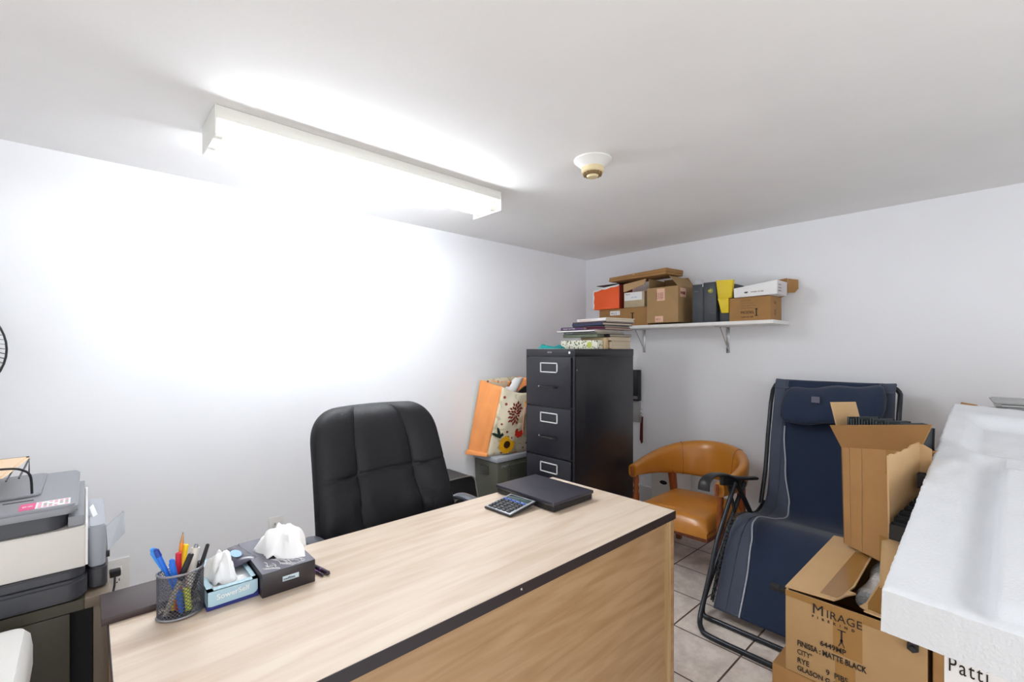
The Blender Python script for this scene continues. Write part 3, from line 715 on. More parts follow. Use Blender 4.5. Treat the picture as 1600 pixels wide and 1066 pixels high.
def on_bag(u, v, lift=.022):
    p = (B0.lerp(C0,u)).lerp(B1.lerp(C1,u), v); return p + Vector((-.4,-.9,0))*(.03*math.sin(PI*v)*math.sin(PI*u)) + nf*.006
FM = lambda p: Matrix.Translation(p) @ Matrix(((fu.x,fv.x,nf.x,0),(fu.y,fv.y,nf.y,0),(fu.z,fv.z,nf.z,0),(0,0,0,1)))
def disc(r, n=24, petals=0):
    g = G(); pts = []
    N_ = 72
    for k in range(N_):
        a = 2*PI*k/N_; rr = r*(1 if not petals else .84+.16*abs(math.cos(petals*a/2))); pts.append((rr*math.cos(a), rr*math.sin(a), 0))
    g.slab(pts, (0,0,.0015)); return g
c = on_bag(.40,.15)
g = disc(.066, petals=14); g.xf(FM(c)); obj('sunflower_petals', g, col('sun_yellow',(240,178,28)), bt)
g = disc(.026); g.xf(FM(c+nf*.002)); obj('sunflower_centre', g, col('sun_brown',(58,34,26)), bt)
c = on_bag(.62,.31); g = disc(.036, petals=7); g.xf(FM(c)); obj('red_flower', g, col('fl_red',(214,52,34)), bt)
c = on_bag(.70,.72); g = disc(.045, petals=9); g.xf(FM(c)); obj('yellow_flower', g, 'sun_yellow', bt)
c = on_bag(.18,.28)
g = G()
for s_ in (.6, 1.9, 2.7): 
    q = disc(.03); q.xf(FM(c) @ Matrix.Rotation(s_,4,'Z') @ Matrix.Diagonal((1.4,.35,1,1)) @ Matrix.Translation((.02,0,0)))
    me = bpy.data.meshes.new('x'); q.b.to_mesh(me); g.b.from_mesh(me)
obj('dark_leaves', g, col('leaf_dark',(44,62,48)), bt)
g = G(); rnd = random.Random(4)
for k in range(34):
    a = k*2.4; rr = .012*math.sqrt(k+1); q = disc(.012); q.xf(FM(on_bag(.42,.60)) @ Matrix.Translation((rr*math.cos(a)*.9, rr*math.sin(a)*1.1, 0)) @ Matrix.Rotation(a,4,'Z') @ Matrix.Diagonal((1,.5,1,1)))
    me = bpy.data.meshes.new('x'); q.b.to_mesh(me); g.b.from_mesh(me)
obj('red_seed_print', g, col('seed_red',(140,44,40)), bt)
h1 = [B1.lerp(C1,.12), B1.lerp(C1,.14)+Vector((-.01,-.02,.035)), B1.lerp(C1,.10)+Vector((-.03,.06,.03)), A1.lerp(B1,.5)+Vector((0,.0,.02))]
def strap(pts, w_, name='handle'):
    rows = []; pts = smooth(pts, 6)
    for i, p in enumerate(pts):
        d = (pts[min(i+1,len(pts)-1)]-pts[max(i-1,0)]).normalized(); s_ = fu if abs(d.dot(fu)) < .8 else Vector((0,0,1))
        rows.append([p-s_*w_/2, p+s_*w_/2])
    g = G(); g.loft(rows); return obj(name, g, 'bagorange', bt, solid=.002, sharp=80)
strap(h1, .024)
e1 = on_bag(.66,.90)+nf*.003; e2 = on_bag(.92,.85)+nf*.003
g = G(); g.tube(smooth([on_bag(.62,.86)+nf*.005, on_bag(.60,.55)+nf*.012, on_bag(.72,.30)+nf*.014, on_bag(.9,.40)+nf*.010, on_bag(.93,.88)+nf*.005],7), .005, n=6); obj('handle', g, col('handle_peach',(232,170,140),.4), bt)
g = G(); rows = []
for j in range(13):
    v = j/12; rows.append([Vector((2.20+.06*math.cos(a)*(1-v*.4)+.10*(v-.5), 2.37+.05*math.sin(a)*(1-v*.4), 1.00+.10*v)) for a in [2*PI*k/16 for k in range(16)]])
g.loft(rows, closed=True, caps=True); solo('paper_packet', g, 'paper', 'white packet showing at the mouth of the shopping bag', 'packet')
g = G(); g.slab([(2.15,2.29,1.00),(2.20,2.265,1.045),(2.28,2.235,1.075),(2.30,2.23,1.06),(2.24,2.25,1.02),(2.19,2.27,.99)], (.01,.02,0))
solo('black_sleeve', g, 'black', 'black pointed sleeve poking out of the shopping bag', 'sleeve')

# ------------------------------------------------------------------ wall shelf and what stands on it
SX, SZ = 2.985, 1.477
t = thing('wall_shelf', 'white wall shelf on two metal brackets above the tan armchair', 'shelf', (3.13,1.65,SZ))
obj('shelf_board', G().box((SX,.962,SZ-.022),(XW-.001,2.36,SZ), bev=.001), 'plastic_white', t)
for y in (1.346, 2.004):
    g = G(); g.box((XW-.005,y-.012,1.275),(XW-.001,y+.012,SZ-.022), bev=.001); g.box((XW-.19,y-.012,SZ-.026),(XW-.001,y+.012,SZ-.022), bev=.001)
    g.tube([(XW-.006,y,1.30),(XW-.13,y,SZ-.028)], .004, n=8)
    g.cyl((XW-.008,y,1.285),(XW-.003,y,1.285),.004,n=10)
    obj('bracket', g, 'chrome', t)
SZ += .0006
def carton(name, label, lo, hi, m='card_dark', cat='box', rz=0, bev=.002, group=None):
    (x0,y0,z0),(x1,y1,z1) = lo, hi
    c = Vector(((x0+x1)/2,(y0+y1)/2,z0)); t = thing(name, label, cat, c, group)
    g = G(); g.box(lo, hi, bev=bev); g.xf(rotz(rz,c)); obj('carton_body', g, m, t)
    return t, rotz(rz, c)
def face_label(t, mm, x, ya, yb, za, zb, m='paper', name='paper_label'):
    g = G(); g.box((x-.0008,yb,za),(x-.0001,ya,zb)); g.xf(mm); return obj(name, g, m, t)
# low carton at the left end
t, mm = carton('cardboard_box', 'low flat brown carton at the left end of the shelf under the orange box', (3.0,1.80,SZ),(3.26,2.235,SZ+.135))
face_label(t, mm, 3.0, 2.13, 2.04, SZ+.085, SZ+.118)
text('M L S', .022, 'ink', (2.9988,2.12,SZ+.091), (0,-1,0), (0,0,1), t)
g = G(); g.box((2.9985,1.925,SZ+.035),(2.9995,1.935,SZ+.095)); g.box((2.9985,1.915,SZ+.092),(2.9995,1.945,SZ+.097)); obj('print_mark', g, 'ink', t)
# orange box
t = thing('orange_box', 'bright orange box with a torn white edge on the low shelf carton', 'box', (3.10,2.15,SZ+.136))
z0 = SZ+.1365
g = G(); g.hexa([(2.985,2.275,z0),(2.985,2.035,z0),(3.16,2.035,z0),(3.16,2.275,z0),(2.985,2.285,z0+.155),(2.985,2.035,z0+.180),(3.16,2.035,z0+.19),(3.16,2.285,z0+.165)], bev=.002)
obj('box_body', g, col('orange',(240,92,24),.45), t)
g = G(); g.hexa([(2.983,2.034,z0),(3.16,2.0335,z0),(3.16,2.0345,z0),(2.983,2.035,z0),(2.983,2.033,z0+.18),(3.16,2.0325,z0+.19),(3.16,2.0345,z0+.19),(2.983,2.035,z0+.18)])
obj('side_panel', g, col('rust',(138,40,22),.5), t)
g = G(); rows = [[],[]]
for k in range(21):
    u = k/20; y = 2.287-.25*u; zt_ = z0+.156+.026*u; rows[0].append((2.9835,y,zt_+.003)); rows[1].append((2.9835,y,zt_-.008-.010*abs(math.sin(9*u))*(1-u*.6)))
g.loft(rows); rows = [[],[]]
for k in range(15):
    u = k/14; rows[0].append((2.983,2.29,z0+.158*u)); rows[1].append((2.983,2.276-.006*abs(math.sin(8*u)),z0+.158*u))
g.loft(rows); obj('torn_edge', g, 'paper', t, solid=.001)
g = G(); g.box((3.0,2.045,z0+.1885),(3.15,2.26,z0+.1925), bev=.001); solo('dark_folder', g, 'black', 'thin dark folder lying on top of the orange box', 'folder')
# big carton with open lid
t = thing('cardboard_box', 'big brown carton with open flaps and pink labels in the middle of the shelf', 'box', (3.11,1.71,SZ))
x0,x1,y0,y1,z1 = 2.985,3.262,1.560,1.800,SZ+.262
g = G(); th=.004
g.box((x0,y0,SZ+.012),(x0+th,y1,z1)); g.box((x1-th,y0,SZ+.012),(x1,y1,z1)); g.box((x0+th,y0,SZ+.012),(x1-th,y0+th,z1)); g.box((x0+th,y1-th,SZ+.012),(x1-th,y1,z1)); g.box((x0+th,y0+th,SZ+.012),(x1-th,y1-th,SZ+.016))
obj('carton_body', g, 'card', t)
g = G(); g.slab([(x0-.0005,y0,z1),(x1,y0,z1),(x1-.01,y0+.06,z1+.075),(x0+.12,y0+.07,z1+.078),(x0+.0,y0+.065,z1+.072)], (0,.004,.002)); obj('side_flap', g, 'card', t)
g = G(); g.slab([(x1-.002,y0+.01,z1),(x1-.002,y1,z1),(x1-.03,y1,z1+.083),(x1-.03,y0+.05,z1+.083)], (-.004,0,0)); obj('rear_flap', g, 'card', t)  # raised to keep the gap below the mailer lid dark
g = G(); g.slab([(x0+.02,y1-.002,z1),(x1-.02,y1-.002,z1),(x1-.04,y1-.002,z1+.072),(x0+.02,y1-.002,z1+.072)], (0,-.004,0)); obj('inner_shade_flap', g, 'card', t)  # added flap that encloses the carton mouth and darkens it
g = G(); g.slab([(x0,y0+.02,z1),(x0,y1+.02,z1-.0),(x0-.004,y1+.02,z1-.03),(x0-.004,y0+.02,z1-.012)], (-.003,0,0)); 
face_label(t, rotz(0), x0, 1.720, 1.660, z1-.095, z1-.010, 'paper_pink'); face_label(t, rotz(0), x0, 1.735, 1.672, SZ+.016, SZ+.058, 'paper_pink')
for yy in (1.715,1.70,1.685,1.672):
    text('HHHH', .016, 'ink_red', (x0-.001,yy,z1-.085), (0,0,1), (0,1,0), t)
text('EE13', .018, 'ink_red', (x0-.001,1.728,SZ+.030), (0,-1,0), (0,0,1), t)
g = G(); g.box((x0+.03,y0-.001,z1-.075),(x0+.11,y0-.0003,z1-.012)); obj('paper_label', g, 'paper_pink', t)
text('SHUBS', .026, 'ink_red', (x0+.033,y0-.001,z1-.055), (1,0,0), (0,0,1), t, weight=.0012, wide=.85)
# flattened carton lying across on top
t = thing('cardboard_tray', 'flattened brown mailer lid lying slanted across the big shelf carton', 'box', (3.08,1.83,z1+.02))
g = G()
a = [Vector((2.940,2.100,z1+.076)),Vector((2.955,1.635,z1+.086)),Vector((3.20,1.635,z1+.094)),Vector((3.17,2.100,z1+.078))]
g.hexa(a+[p+Vector((0,0,.016)) for p in a], bev=.002); b_ = [p+Vector((.006,0,.0175)) for p in a]; g.hexa(b_+[b_[0]+Vector((0,0,.014)),b_[1]+Vector((0,0,.026)),b_[2]+Vector((0,0,.026)),b_[3]+Vector((0,0,.014))], bev=.002)
obj('folded_board', g, 'card_dark', t)
g = G(); nb = a[0].lerp(a[1],.45)+Vector((.0045,0,0)); g.slab([nb+Vector((0,.022,.037)),nb+Vector((0,-.022,.038)),nb+Vector((0,0,.024))], (-.0006,0,0)); obj('thumb_notch', g, 'card_in', t)
# small carton with a paper address sheet
t = thing('cardboard_box', 'small kraft mailer with an address sheet on the shelf beside the orange box', 'box', (3.06,1.92,SZ+.136))
z0 = SZ+.1365
obj('carton_body', G().box((3.0,1.83,z0),(3.14,2.005,z0+.115), bev=.002), col('kraft',(188,170,140),.7,noise=.1,nscale=60), t)
g = G(); g.hexa([(2.975,1.815,z0+.160),(2.982,1.815,z0+.158),(2.999,2.0,z0+.116),(2.985,2.0,z0+.116),(2.970,1.800,z0+.197),(2.980,1.800,z0+.197),(3.00,2.0,z0+.176),(2.985,2.0,z0+.176)], bev=.002)
obj('mailer_flap', g, 'card_in', t)
face_label(t, rotz(0), 3.0, 2.0, 1.85, z0+.052, z0+.112)
text('Ship to', .014, 'ink_grey', (2.9988,1.99,z0+.095), (0,-1,0), (0,0,1), t); text('ON  M6B', .012, col('ink_blue',(110,140,190)), (2.9988,1.94,z0+.070), (0,-1,0), (0,0,1), t)
# magazine files
G_F = 'dark grey files on the shelf'
def mag(label, y0, y1, h, x0=3.0, x1=3.255):
    t = thing('magazine_file', label, 'file box', ((x0+x1)/2,(y0+y1)/2,SZ))
    obj('file_body', G().box((x0,y0,SZ),(x1,y1,SZ+h), bev=.002), col('file_grey',(58,62,68),.45,bump=.06,bscale=200), t); return t
t = mag('left dark grey file box with a white tag, beside the big open carton', 1.392, 1.466, .255)
text('IMAN', .012, 'file_hi' if 'file_hi' in M else col('file_hi',(110,114,122)), (2.9995,1.455,SZ+.205), (0,-1,0), (0,0,1), t)
t = mag('right dark grey file box with a yellow green VP emblem', 1.306, 1.390, .262)
g = G(); g.lathe([(0,0),(.016,0),(.016,.0006),(0,.0006)], n=24); g.xf(Matrix.Translation((3.0,1.342,SZ+.205)) @ Matrix.Rotation(-PI/2,4,'Y')); obj('round_emblem', g, col('vp_green',(120,128,40)), t)
text('VP.', .020, 'yellow', (2.9992,1.360,SZ+.198), (0,-1,0), (0,0,1), t)
text('Tanini', .012, 'file_hi', (2.9995,1.345,SZ+.055), (0,-1,0), (0,0,1), t)
obj('tag_clip', G().box((2.995,1.3905,SZ+.235),(3.0,1.394,SZ+.252)), 'paper', t)
g = G(); rows=[[Vector((3.03+.004*math.sin(PI*j/8),1.40+.035*i,SZ+.257+.028*math.sin(PI*j/8))) for j in range(9)] for i in range(2)]
g = G(); g.tube([rows[0][j] for j in range(9)], .0025, n=6)
g = G(); g.box((3.01,1.40,SZ+.2555),(3.012,1.455,SZ+.285)); solo('plastic_sleeve', g, col('clear',(190,190,190),.3,alpha=.55), 'clear plastic sleeve rising above the left grey file box', 'sleeve')
t = mag('black file box wrapped by the yellow folder near the right end of the shelf', 1.228, 1.292, .250, 3.02, 3.25)
g = G()
g.hexa([(2.996,1.270,SZ+.055),(3.0185,1.270,SZ+.055),(3.0185,1.228,SZ+.055),(2.996,1.228,SZ+.055),(2.994,1.294,SZ+.150),(3.0185,1.294,SZ+.150),(3.0185,1.227,SZ+.150),(2.994,1.227,SZ+.150)], bev=.001)
g.hexa([(2.992,1.290,SZ+.150),(3.0185,1.290,SZ+.150),(3.0185,1.208,SZ+.150),(2.992,1.208,SZ+.150),(2.992,1.304,SZ+.268),(3.0185,1.304,SZ+.268),(3.0185,1.197,SZ+.262),(2.992,1.197,SZ+.262)], bev=.001)
solo('yellow_folder', g, col('folder_yellow',(224,196,20),.45), 'yellow folder tapering downward in front of the black file box', 'folder')
# right carton with white mailer
t, mm = carton('cardboard_box', 'small brown carton with printed lines at the right end of the shelf', (3.005,.985,SZ),(3.20,1.225,SZ+.145), 'card_dark')
X = 3.005-.0008
for s_, z, sz in (('PHONE CASE',.122,.010),('Case of Transmitters',.105,.010),('Colour: matte aluminium',.090,.009),('Quantity  24 pieces',.076,.009),('MODEL',.043,.024),('CASE NO. 205',.018,.012)):
    text(s_, sz, 'ink_grey' if sz < .012 else 'ink', (X,1.155,SZ+z), (0,-1,0), (0,0,1), t)
g = G(); g.box((X-.0004,1.060,SZ+.03),(X,1.066,SZ+.07)); g.box((X-.0004,1.055,SZ+.068),(X,1.071,SZ+.073)); g.box((X-.0004,1.055,SZ+.027),(X,1.071,SZ+.031)); obj('print_mark', g, 'ink', t)
for z in (.10,.05,.03): text('IIEE', .022, 'ink_grey', (3.07,.9842,SZ+z), (1,0,0), (0,0,1), t)
t = thing('cardboard_box', 'long white mailer box lying tilted on the right shelf carton', 'box', (3.09,1.06,SZ+.1455))
z0 = SZ+.146
g = G(); g.hexa([(2.99,1.190,z0),(2.99,.945,z0+.004),(3.16,.945,z0+.004),(3.16,1.190,z0),(2.99,1.192,z0+.058),(2.99,.943,z0+.088),(3.16,.943,z0+.088),(3.16,1.192,z0+.058)], bev=.002)
obj('mailer_body', g, 'paper', t)
text('VEP', .013, 'ink', (2.989,1.128,z0+.022), (0,-1,0), (0,0,1), t, weight=.0005); text('TAWEK CF 438', .011, 'ink_grey', (2.989,1.092,z0+.024), (0,-1,0), (0,0,1), t)
g = G(); g.hexa([(2.992,.942,z0+.004),(3.158,.942,z0+.004),(3.158,.9445,z0+.004),(2.992,.9445,z0+.004),(2.992,.940,z0+.086),(3.158,.940,z0+.086),(3.158,.943,z0+.086),(2.992,.943,z0+.086)]); obj('end_label', g, col('label_grey',(206,200,204)), t)
for z in (.022,.040,.058): text('Nova 22 CT', .010, 'ink_grey', (3.0,.9395,z0+z), (1,0,0), (0,0,1), t)
t = thing('cardboard_sheet', 'brown carton flap standing behind the white mailer against the wall', 'cardboard', (3.23,1.05,SZ+.1))
g = G(); g.slab([(3.225,1.19,SZ+.001),(3.225,1.19,SZ+.245),(3.225,.96,SZ+.268),(3.225,.96,SZ+.165),(3.225,1.06,SZ+.12),(3.225,1.06,SZ+.001)][::-1], (.005,0,0)); g.slab([(3.205,.955,SZ+.175),(3.228,.955,SZ+.265),(3.250,.905,SZ+.255),(3.250,.905,SZ+.20),(3.235,.92,SZ+.175)], (.003,.002,0))
obj('folded_sheet', g, 'card_dark', t)

# ------------------------------------------------------------------ behind the cabinet: wall phone and keys
t = thing('wall_phone', 'black wall phone mostly hidden behind the filing cabinet', 'phone', (3.27,2.09,1.0))
obj('phone_body', G().box((3.235,2.03,.885),(XW-.001,2.16,1.135), bev=.006), 'black', t)
obj('phone_strip', G().box((3.2335,2.034,.90),(3.2355,2.10,.925)), 'steel', t)
g = G(); g.box((3.27,2.035,.71),(XW-.001,2.15,.875), bev=.003); solo('grey_panel', g, col('panel_grey',(160,160,160)), 'light grey wall panel below the black wall phone', 'panel')
t = thing('key_bunch', 'keys with a dark red tag hanging on the wall beside the cabinet', 'keys', (3.255,2.005,.70))
obj('key_hook', G().tube(smooth([(XW-.001,2.02,.82),(3.25,2.018,.815),(3.245,2.012,.80),(3.25,2.008,.79)],5), .003, n=8), 'chrome', t)
g = G(); g.tube([Vector((3.25,2.008+.010*math.cos(a),.780+.010*math.sin(a))) for a in [2*PI*k/20 for k in range(20)]], .0015, n=6, closed=True); obj('key_ring', g, 'chrome', t)
for k in range(3): 
    g = G(); g.slab([(3.246+.003*k,2.004+.005*k,.772),(3.246+.003*k,2.018+.005*k,.772),(3.246+.003*k,2.014+.004*k,.745),(3.246+.003*k,2.012+.004*k,.715),(3.246+.003*k,2.008+.004*k,.715)], (.0018,0,0)); obj('key', g, 'chrome', t)
g = G(); g.slab([(3.255,1.998,.765),(3.255,2.022,.76),(3.255,2.028,.58),(3.255,2.014,.545),(3.255,2.000,.56)], (.003,0,0)); obj('red_tag', g, col('dark_red',(96,34,36)), t)

# white appliance on the floor behind the tan chair
t = thing('white_box', 'white box with a dark oval grip behind the tan armchair', 'box', (3.14,1.72,0))
obj('box_body', G().box((3.04,1.600,0),(3.262,1.80,.46), bev=.012, seg=3), 'plastic_white', t)
g = G(); g.lathe([(0,0),(.028,0),(.028,.003),(0,.003)], n=24, sy=.5); g.xf(Matrix.Translation((3.039,1.70,.345)) @ Matrix.Rotation(-PI/2,4,'Y') @ Matrix.Rotation(PI/2,4,'Z') @ Matrix.Diagonal((1,1,1,1))); obj('oval_grip', g, 'dark_hole', t)

# ------------------------------------------------------------------ tan armchair
def armchair():
    cx, cy = 2.60, 1.25
    t = root = thing('armchair', 'tan vinyl barrel back armchair with wooden posts against the right wall', 'armchair', (cx,cy,0))
    plan = smooth([(2.32,1.545,0),(2.46,1.555,0),(2.66,1.530,0),(2.82,1.430,0),(2.875,1.25,0),(2.82,1.07,0),(2.66,.970,0),(2.46,.945,0),(2.32,.955,0)], 8)
    N = len(plan)-1; rows = []
    for i, p in enumerate(plan):
        f = i/N; u = 1-abs(2*f-1)          # 0 at arm fronts, 1 at the middle of the back
        s = u*u*(3-2*u)
        a = plan[max(0,i-1)]; b = plan[min(N,i+1)]; d = (b-a).normalized(); out = Vector((-d.y, d.x, 0)); out = out if out.dot(p-Vector((cx,cy,0))) > 0 else -out
        top = .622+.118*s; bot = .538-.062*s; th = .030+.012*s
        lean = .035*s
        row = []
        for k in range(20):
            q = 2*PI*k/20; cz = math.sin(q); cr = math.cos(q)
            z = (top+bot)/2 + (top-bot)/2*math.copysign(abs(cz)**.55, cz)
            o = th*math.copysign(abs(cr)**.8, cr) + lean*((z-bot)/(top-bot)) + .006
            row.append(p+out*o+Vector((0,0,z)))
        rows.append(row)
    g = G(); g.loft(rows, closed=True, caps=True); br = obj('backrest', g, 'tan', t, sharp=70)
    for i in (int(N*.36), int(N*.64)):
        g = G(); c_ = sum((Vector(r) for r in rows[i]), Vector())/20
        g.tube([c_+(Vector(r)-c_)*1.012 for r in rows[i]], .0014, n=6, closed=True); obj('seam', g, 'seam', br)
    g = G(); g.tube([rows[i][6]+Vector((0,0,.002)) for i in range(2, N-1)], .0018, n=6); 
    # seat
    rs = []
    sx0, sx1, sy0, sy1 = 2.262, 2.80, .995, 1.505
    for j in range(23):
        v = j/22; y = sy0+(sy1-sy0)*v; e = max(0,1-abs(2*v-1)**10)**.5
        row = []
        for k in range(25):
            u = k/24; x = sx0+(sx1-sx0)*u; ee = max(0,1-abs(2*u-1)**12)**.5
            row.append(Vector((x-.012*math.sin(PI*v)*(1-u), y, .322+.075*e*ee+.018*math.sin(PI*u)*math.sin(PI*v))))
        rs.append(row)
    g = G(); g.loft(rs); 
    ring = [rs[0][k] for k in range(25)]+[rs[j][-1] for j in range(1,23)]+[rs[-1][k] for k in range(23,-1,-1)]+[rs[j][0] for j in range(21,0,-1)]
    low = [Vector((p.x, p.y, .290)) for p in ring]; g.loft([ring, low], closed=True)
    bmesh.ops.remove_doubles(g.b, verts=g.b.verts, dist=1e-5); bmesh.ops.recalc_face_normals(g.b, faces=g.b.faces)
    st = obj('seat', g, 'tan', t, sharp=50)
    g = G(); g.tube([Vector((sx0-.001,sy0,.292)),Vector((sx0-.001,sy0,.32)),Vector((sx0+.02,sy0,.323)),Vector((sx0+.3,sy0,.323))], .003, n=6); obj('seat_piping', g, 'seam', st)
    g = G(); g.box((sx0+.04,sy0+.02,.25),(sx1-.02,sy1-.02,.29)); obj('seat_rail', g, 'wood_red', t)
    for y in (.955, 1.540):
        s = 1 if y > 1.2 else -1
        g = G()
        prof = [(.020,0),(.020,.02),(.013,.05),(.019,.20),(.022,.30),(.022,.42),(.016,.44),(.021,.46),(.015,.48),(.020,.50),(.020,.52),(.017,.548)]
        g.lathe(prof, (2.345,y,0), n=14); obj('front_leg', g, 'wood_red', t)
        g = G(); g.hexa([(2.80,y-s*.06-.018,0),(2.835,y-s*.06-.018,0),(2.835,y-s*.06+.018,0),(2.80,y-s*.06+.018,0),(2.715,y-s*.04-.022,.56),(2.765,y-s*.04-.022,.56),(2.765,y-s*.04+.022,.56),(2.715,y-s*.04+.022,.56)], bev=.004); obj('rear_leg', g, 'wood_red', t)
        g = G(); g.box((2.292,y-.012,.548),(2.302,y+.012,.618), bev=.004)
        for q in range(6): g.lathe([(0,0),(.004,0),(.002,.003),(0,.0035)], n=8, m=Matrix.Translation((2.291,y,.555+.0115*q)) @ Matrix.Rotation(-PI/2,4,'Y'))
        obj('arm_cap', g, 'wood_red', t)
    root.location = (2.79,1.352,0); root.scale = (.95,.90,.925)
armchair()

# ------------------------------------------------------------------ folding recliner
def recliner():
    yc = .700
    t = thing('reclining_chair', 'navy and slate folding reclining chair with headrest against the right wall', 'recliner', (2.6,yc,0))
    prof = smooth([(3.165,1.118),(3.13,1.10),(3.075,.95),(3.03,.78),(2.995,.60),(2.955,.45),(2.895,.385),(2.78,.372),(2.64,.405),(2.53,.415),(2.43,.375),(2.365,.29),(2.30,.16),(2.225,.045)] and
                  [Vector((a,0,b)) for a,b in ((3.135,1.112),(3.100,1.105),(3.055,.95),(3.015,.78),(2.985,.60),(2.950,.46),(2.895,.39),(2.78,.375),(2.64,.408),(2.53,.418),(2.43,.375),(2.365,.29),(2.30,.17),(2.228,.050))], 6)
    N = len(prof)-1
    def hw(f):     # half width of the sling
        return .285 - .02*math.exp(-((f-.02)/.04)**2)*0
    def pip(f):    # half width of the navy panel
        pts = [(0,.215),(.22,.215),(.30,.200),(.42,.165),(.50,.150),(.56,.175),(.62,.215),(.70,.205),(.80,.175),(.90,.165),(1,.165)]
        for (a,b),(c,d) in zip(pts, pts[1:]):
            if a <= f <= c:
                u = (f-a)/(c-a); u = u*u*(3-2*u); return b+(d-b)*u
        return .165
    def S(f, s):
        i = min(N-1, int(f*N)); p = prof[i].lerp(prof[i+1], f*N-i)
        sag = .022*(1-s*s)*(.4+.6*math.sin(PI*f))
        q = (prof[i+1]-prof[i]).normalized(); nrm = Vector((-q.z,0,q.x)); nrm = nrm if nrm.x < 0 or nrm.z > 0 else -nrm
        wr = .0022*math.sin(40*f+3*s)*math.exp(-((f-.47)/.10)**2)
        edge = .010*max(0,abs(s)-.8)*5*math.sin(30*f)*.3
        return Vector((p.x, yc+s*hw(f), p.z)) - Vector((0,0,0)) + Vector((sag*.7,0,-sag*.5)) + nrm*(wr+edge)
    F = [k/90 for k in range(91)]
    def strip(sa, sb, n=10):
        return [[S(f, sa(f)+(sb(f)-sa(f))*k/n) for k in range(n+1)] for f in F]
    g = G(); g.loft(strip(lambda f: -pip(f)/.285, lambda f: pip(f)/.285, 18)); obj('sling_centre', g, 'navy', t, solid=.004, sharp=80)
    for sgn in (-1, 1):
        g = G(); g.loft(strip(lambda f: sgn*(pip(f)/.285), lambda f: sgn*1.0, 8)); sd = obj('sling_side', g, 'greyfab', t, solid=.004, sharp=80)
        up = lambda f: Vector((-.004,0,.002)) if f < .5 else Vector((-.002,0,.004))
        g = G(); g.tube([S(f, sgn*pip(f)/.285)+up(f) for f in F[18:]], .0038, n=6); obj('piping', g, 'piping', sd)
        g = G(); g.tube([S(f, sgn*.80)+up(f)*.7 for f in F[4:]], .0016, n=5); obj('fold_seam', g, col('seam_dark',(38,44,60)), sd)
    # headrest pillow
    rows = []
    for j in range(31):
        v = -1+2*j/30; e = max(.10,(1-abs(v)**16))**.5
        row = []
        for k in range(24):
            q = 2*PI*k/24
            row.append(Vector((3.030-.052*e*math.cos(q)*(1 if math.cos(q) > 0 else .25) + .06*math.sin(q)*e, yc-.01+v*.245, .990+.100*math.sin(q)*e - .022*v + .006*math.sin(7*v+2))))
        rows.append(row)
    g = G(); g.loft(rows, closed=True, caps=True); hp = obj('headrest', g, 'navy', t, sharp=70)
    g = G(); g.box((-.020,0,-.017),(.020,.0012,.017)); g.xf(Matrix.Translation((2.9745,.745,1.02)) @ Matrix.Rotation(math.radians(90),4,'Z') @ Matrix.Rotation(math.radians(0),4,'X')); 
    g.xf(Matrix.Translation((0,0,0))); obj('sewn_label', g, col('label_mid',(104,104,120)), hp)
    g = G(); g.box((-.27,-.002,-.03),(.27,.002,.03)); 
    for sgn in (-1,1):
        g = G(); g.hexa([S(.0,sgn*.74)+Vector((-.006,0,-.001)),S(.0,sgn*1.0)+Vector((-.006,0,-.001)),S(.10,sgn*1.0)+Vector((-.006,0,0)),S(.10,sgn*.74)+Vector((-.006,0,0)),S(.0,sgn*.74)+Vector((-.009,0,0)),S(.0,sgn*1.0)+Vector((-.009,0,0)),S(.10,sgn*1.0)+Vector((-.009,0,0)),S(.10,sgn*.74)+Vector((-.009,0,0))]); obj('corner_patch', g, 'greyfab', t)
    r = .0115
    # backrest U tube
    yo = .302
    L = lambda s: yc+s*yo
    pts = [Vector((2.90,L(1),.40)),Vector((2.975,L(1),.58)),Vector((3.015,L(1),.78)),Vector((3.065,L(1),.97)),Vector((3.10,L(1),1.05))]+[Vector((3.115+.01*math.sin(a), L(1)-.055*(1-math.cos(a)), 1.05+.055*math.sin(a))) for a in [math.radians(15*k) for k in range(1,7)]]
    path = pts + [Vector((p.x, 2*yc-p.y, p.z)) for p in pts[::-1]]
    g = G(); g.tube(path, r, n=12); obj('back_frame', g, 'tubeframe', t)
    # seat and leg rest side rails
    for s in (-1,1):
        g = G(); g.tube(smooth([Vector((2.95,yc+s*.300,.40)),Vector((2.80,yc+s*.300,.365)),Vector((2.60,yc+s*.300,.39)),Vector((2.46,yc+s*.300,.36)),Vector((2.36,yc+s*.300,.25)),Vector((2.25,yc+s*.300,.07))],6), .009, n=10); obj('seat_rail', g, 'tubeframe', t)
        g = G()
        for k in range(34):
            f = .50+.48*k/33; a = S(f, s*.985); b = Vector((a.x+.004, yc+s*.300, a.z-.006)); g.tube([a, b], .0022, n=5)
        zig = []
        for k in range(50):
            f = .52+.46*k/49; a = S(f, s*1.0); zig.append(Vector((a.x-.008, yc+s*(.289 if k%2 else .303), a.z+.004)))
        g.tube(zig, .0024, n=5); obj('lacing', g, col('lace',(64,66,68),.6), t)
        # front leg
        g = G(); g.tube(smooth([Vector((2.50,L(s)-s*.012,.600)),Vector((2.40,L(s)-s*.006,.465)),Vector((2.317,L(s),.35)),Vector((2.235,L(s),.21)),Vector((2.17,L(s),.105)),Vector((2.115,L(s)-s*.006,.040)),Vector((2.070,L(s)-s*.035,.018)),Vector((2.052,L(s)-s*.085,.0125)),Vector((2.05,yc,.0125))],5), r, n=12); obj('front_leg', g, 'tubeframe', t)
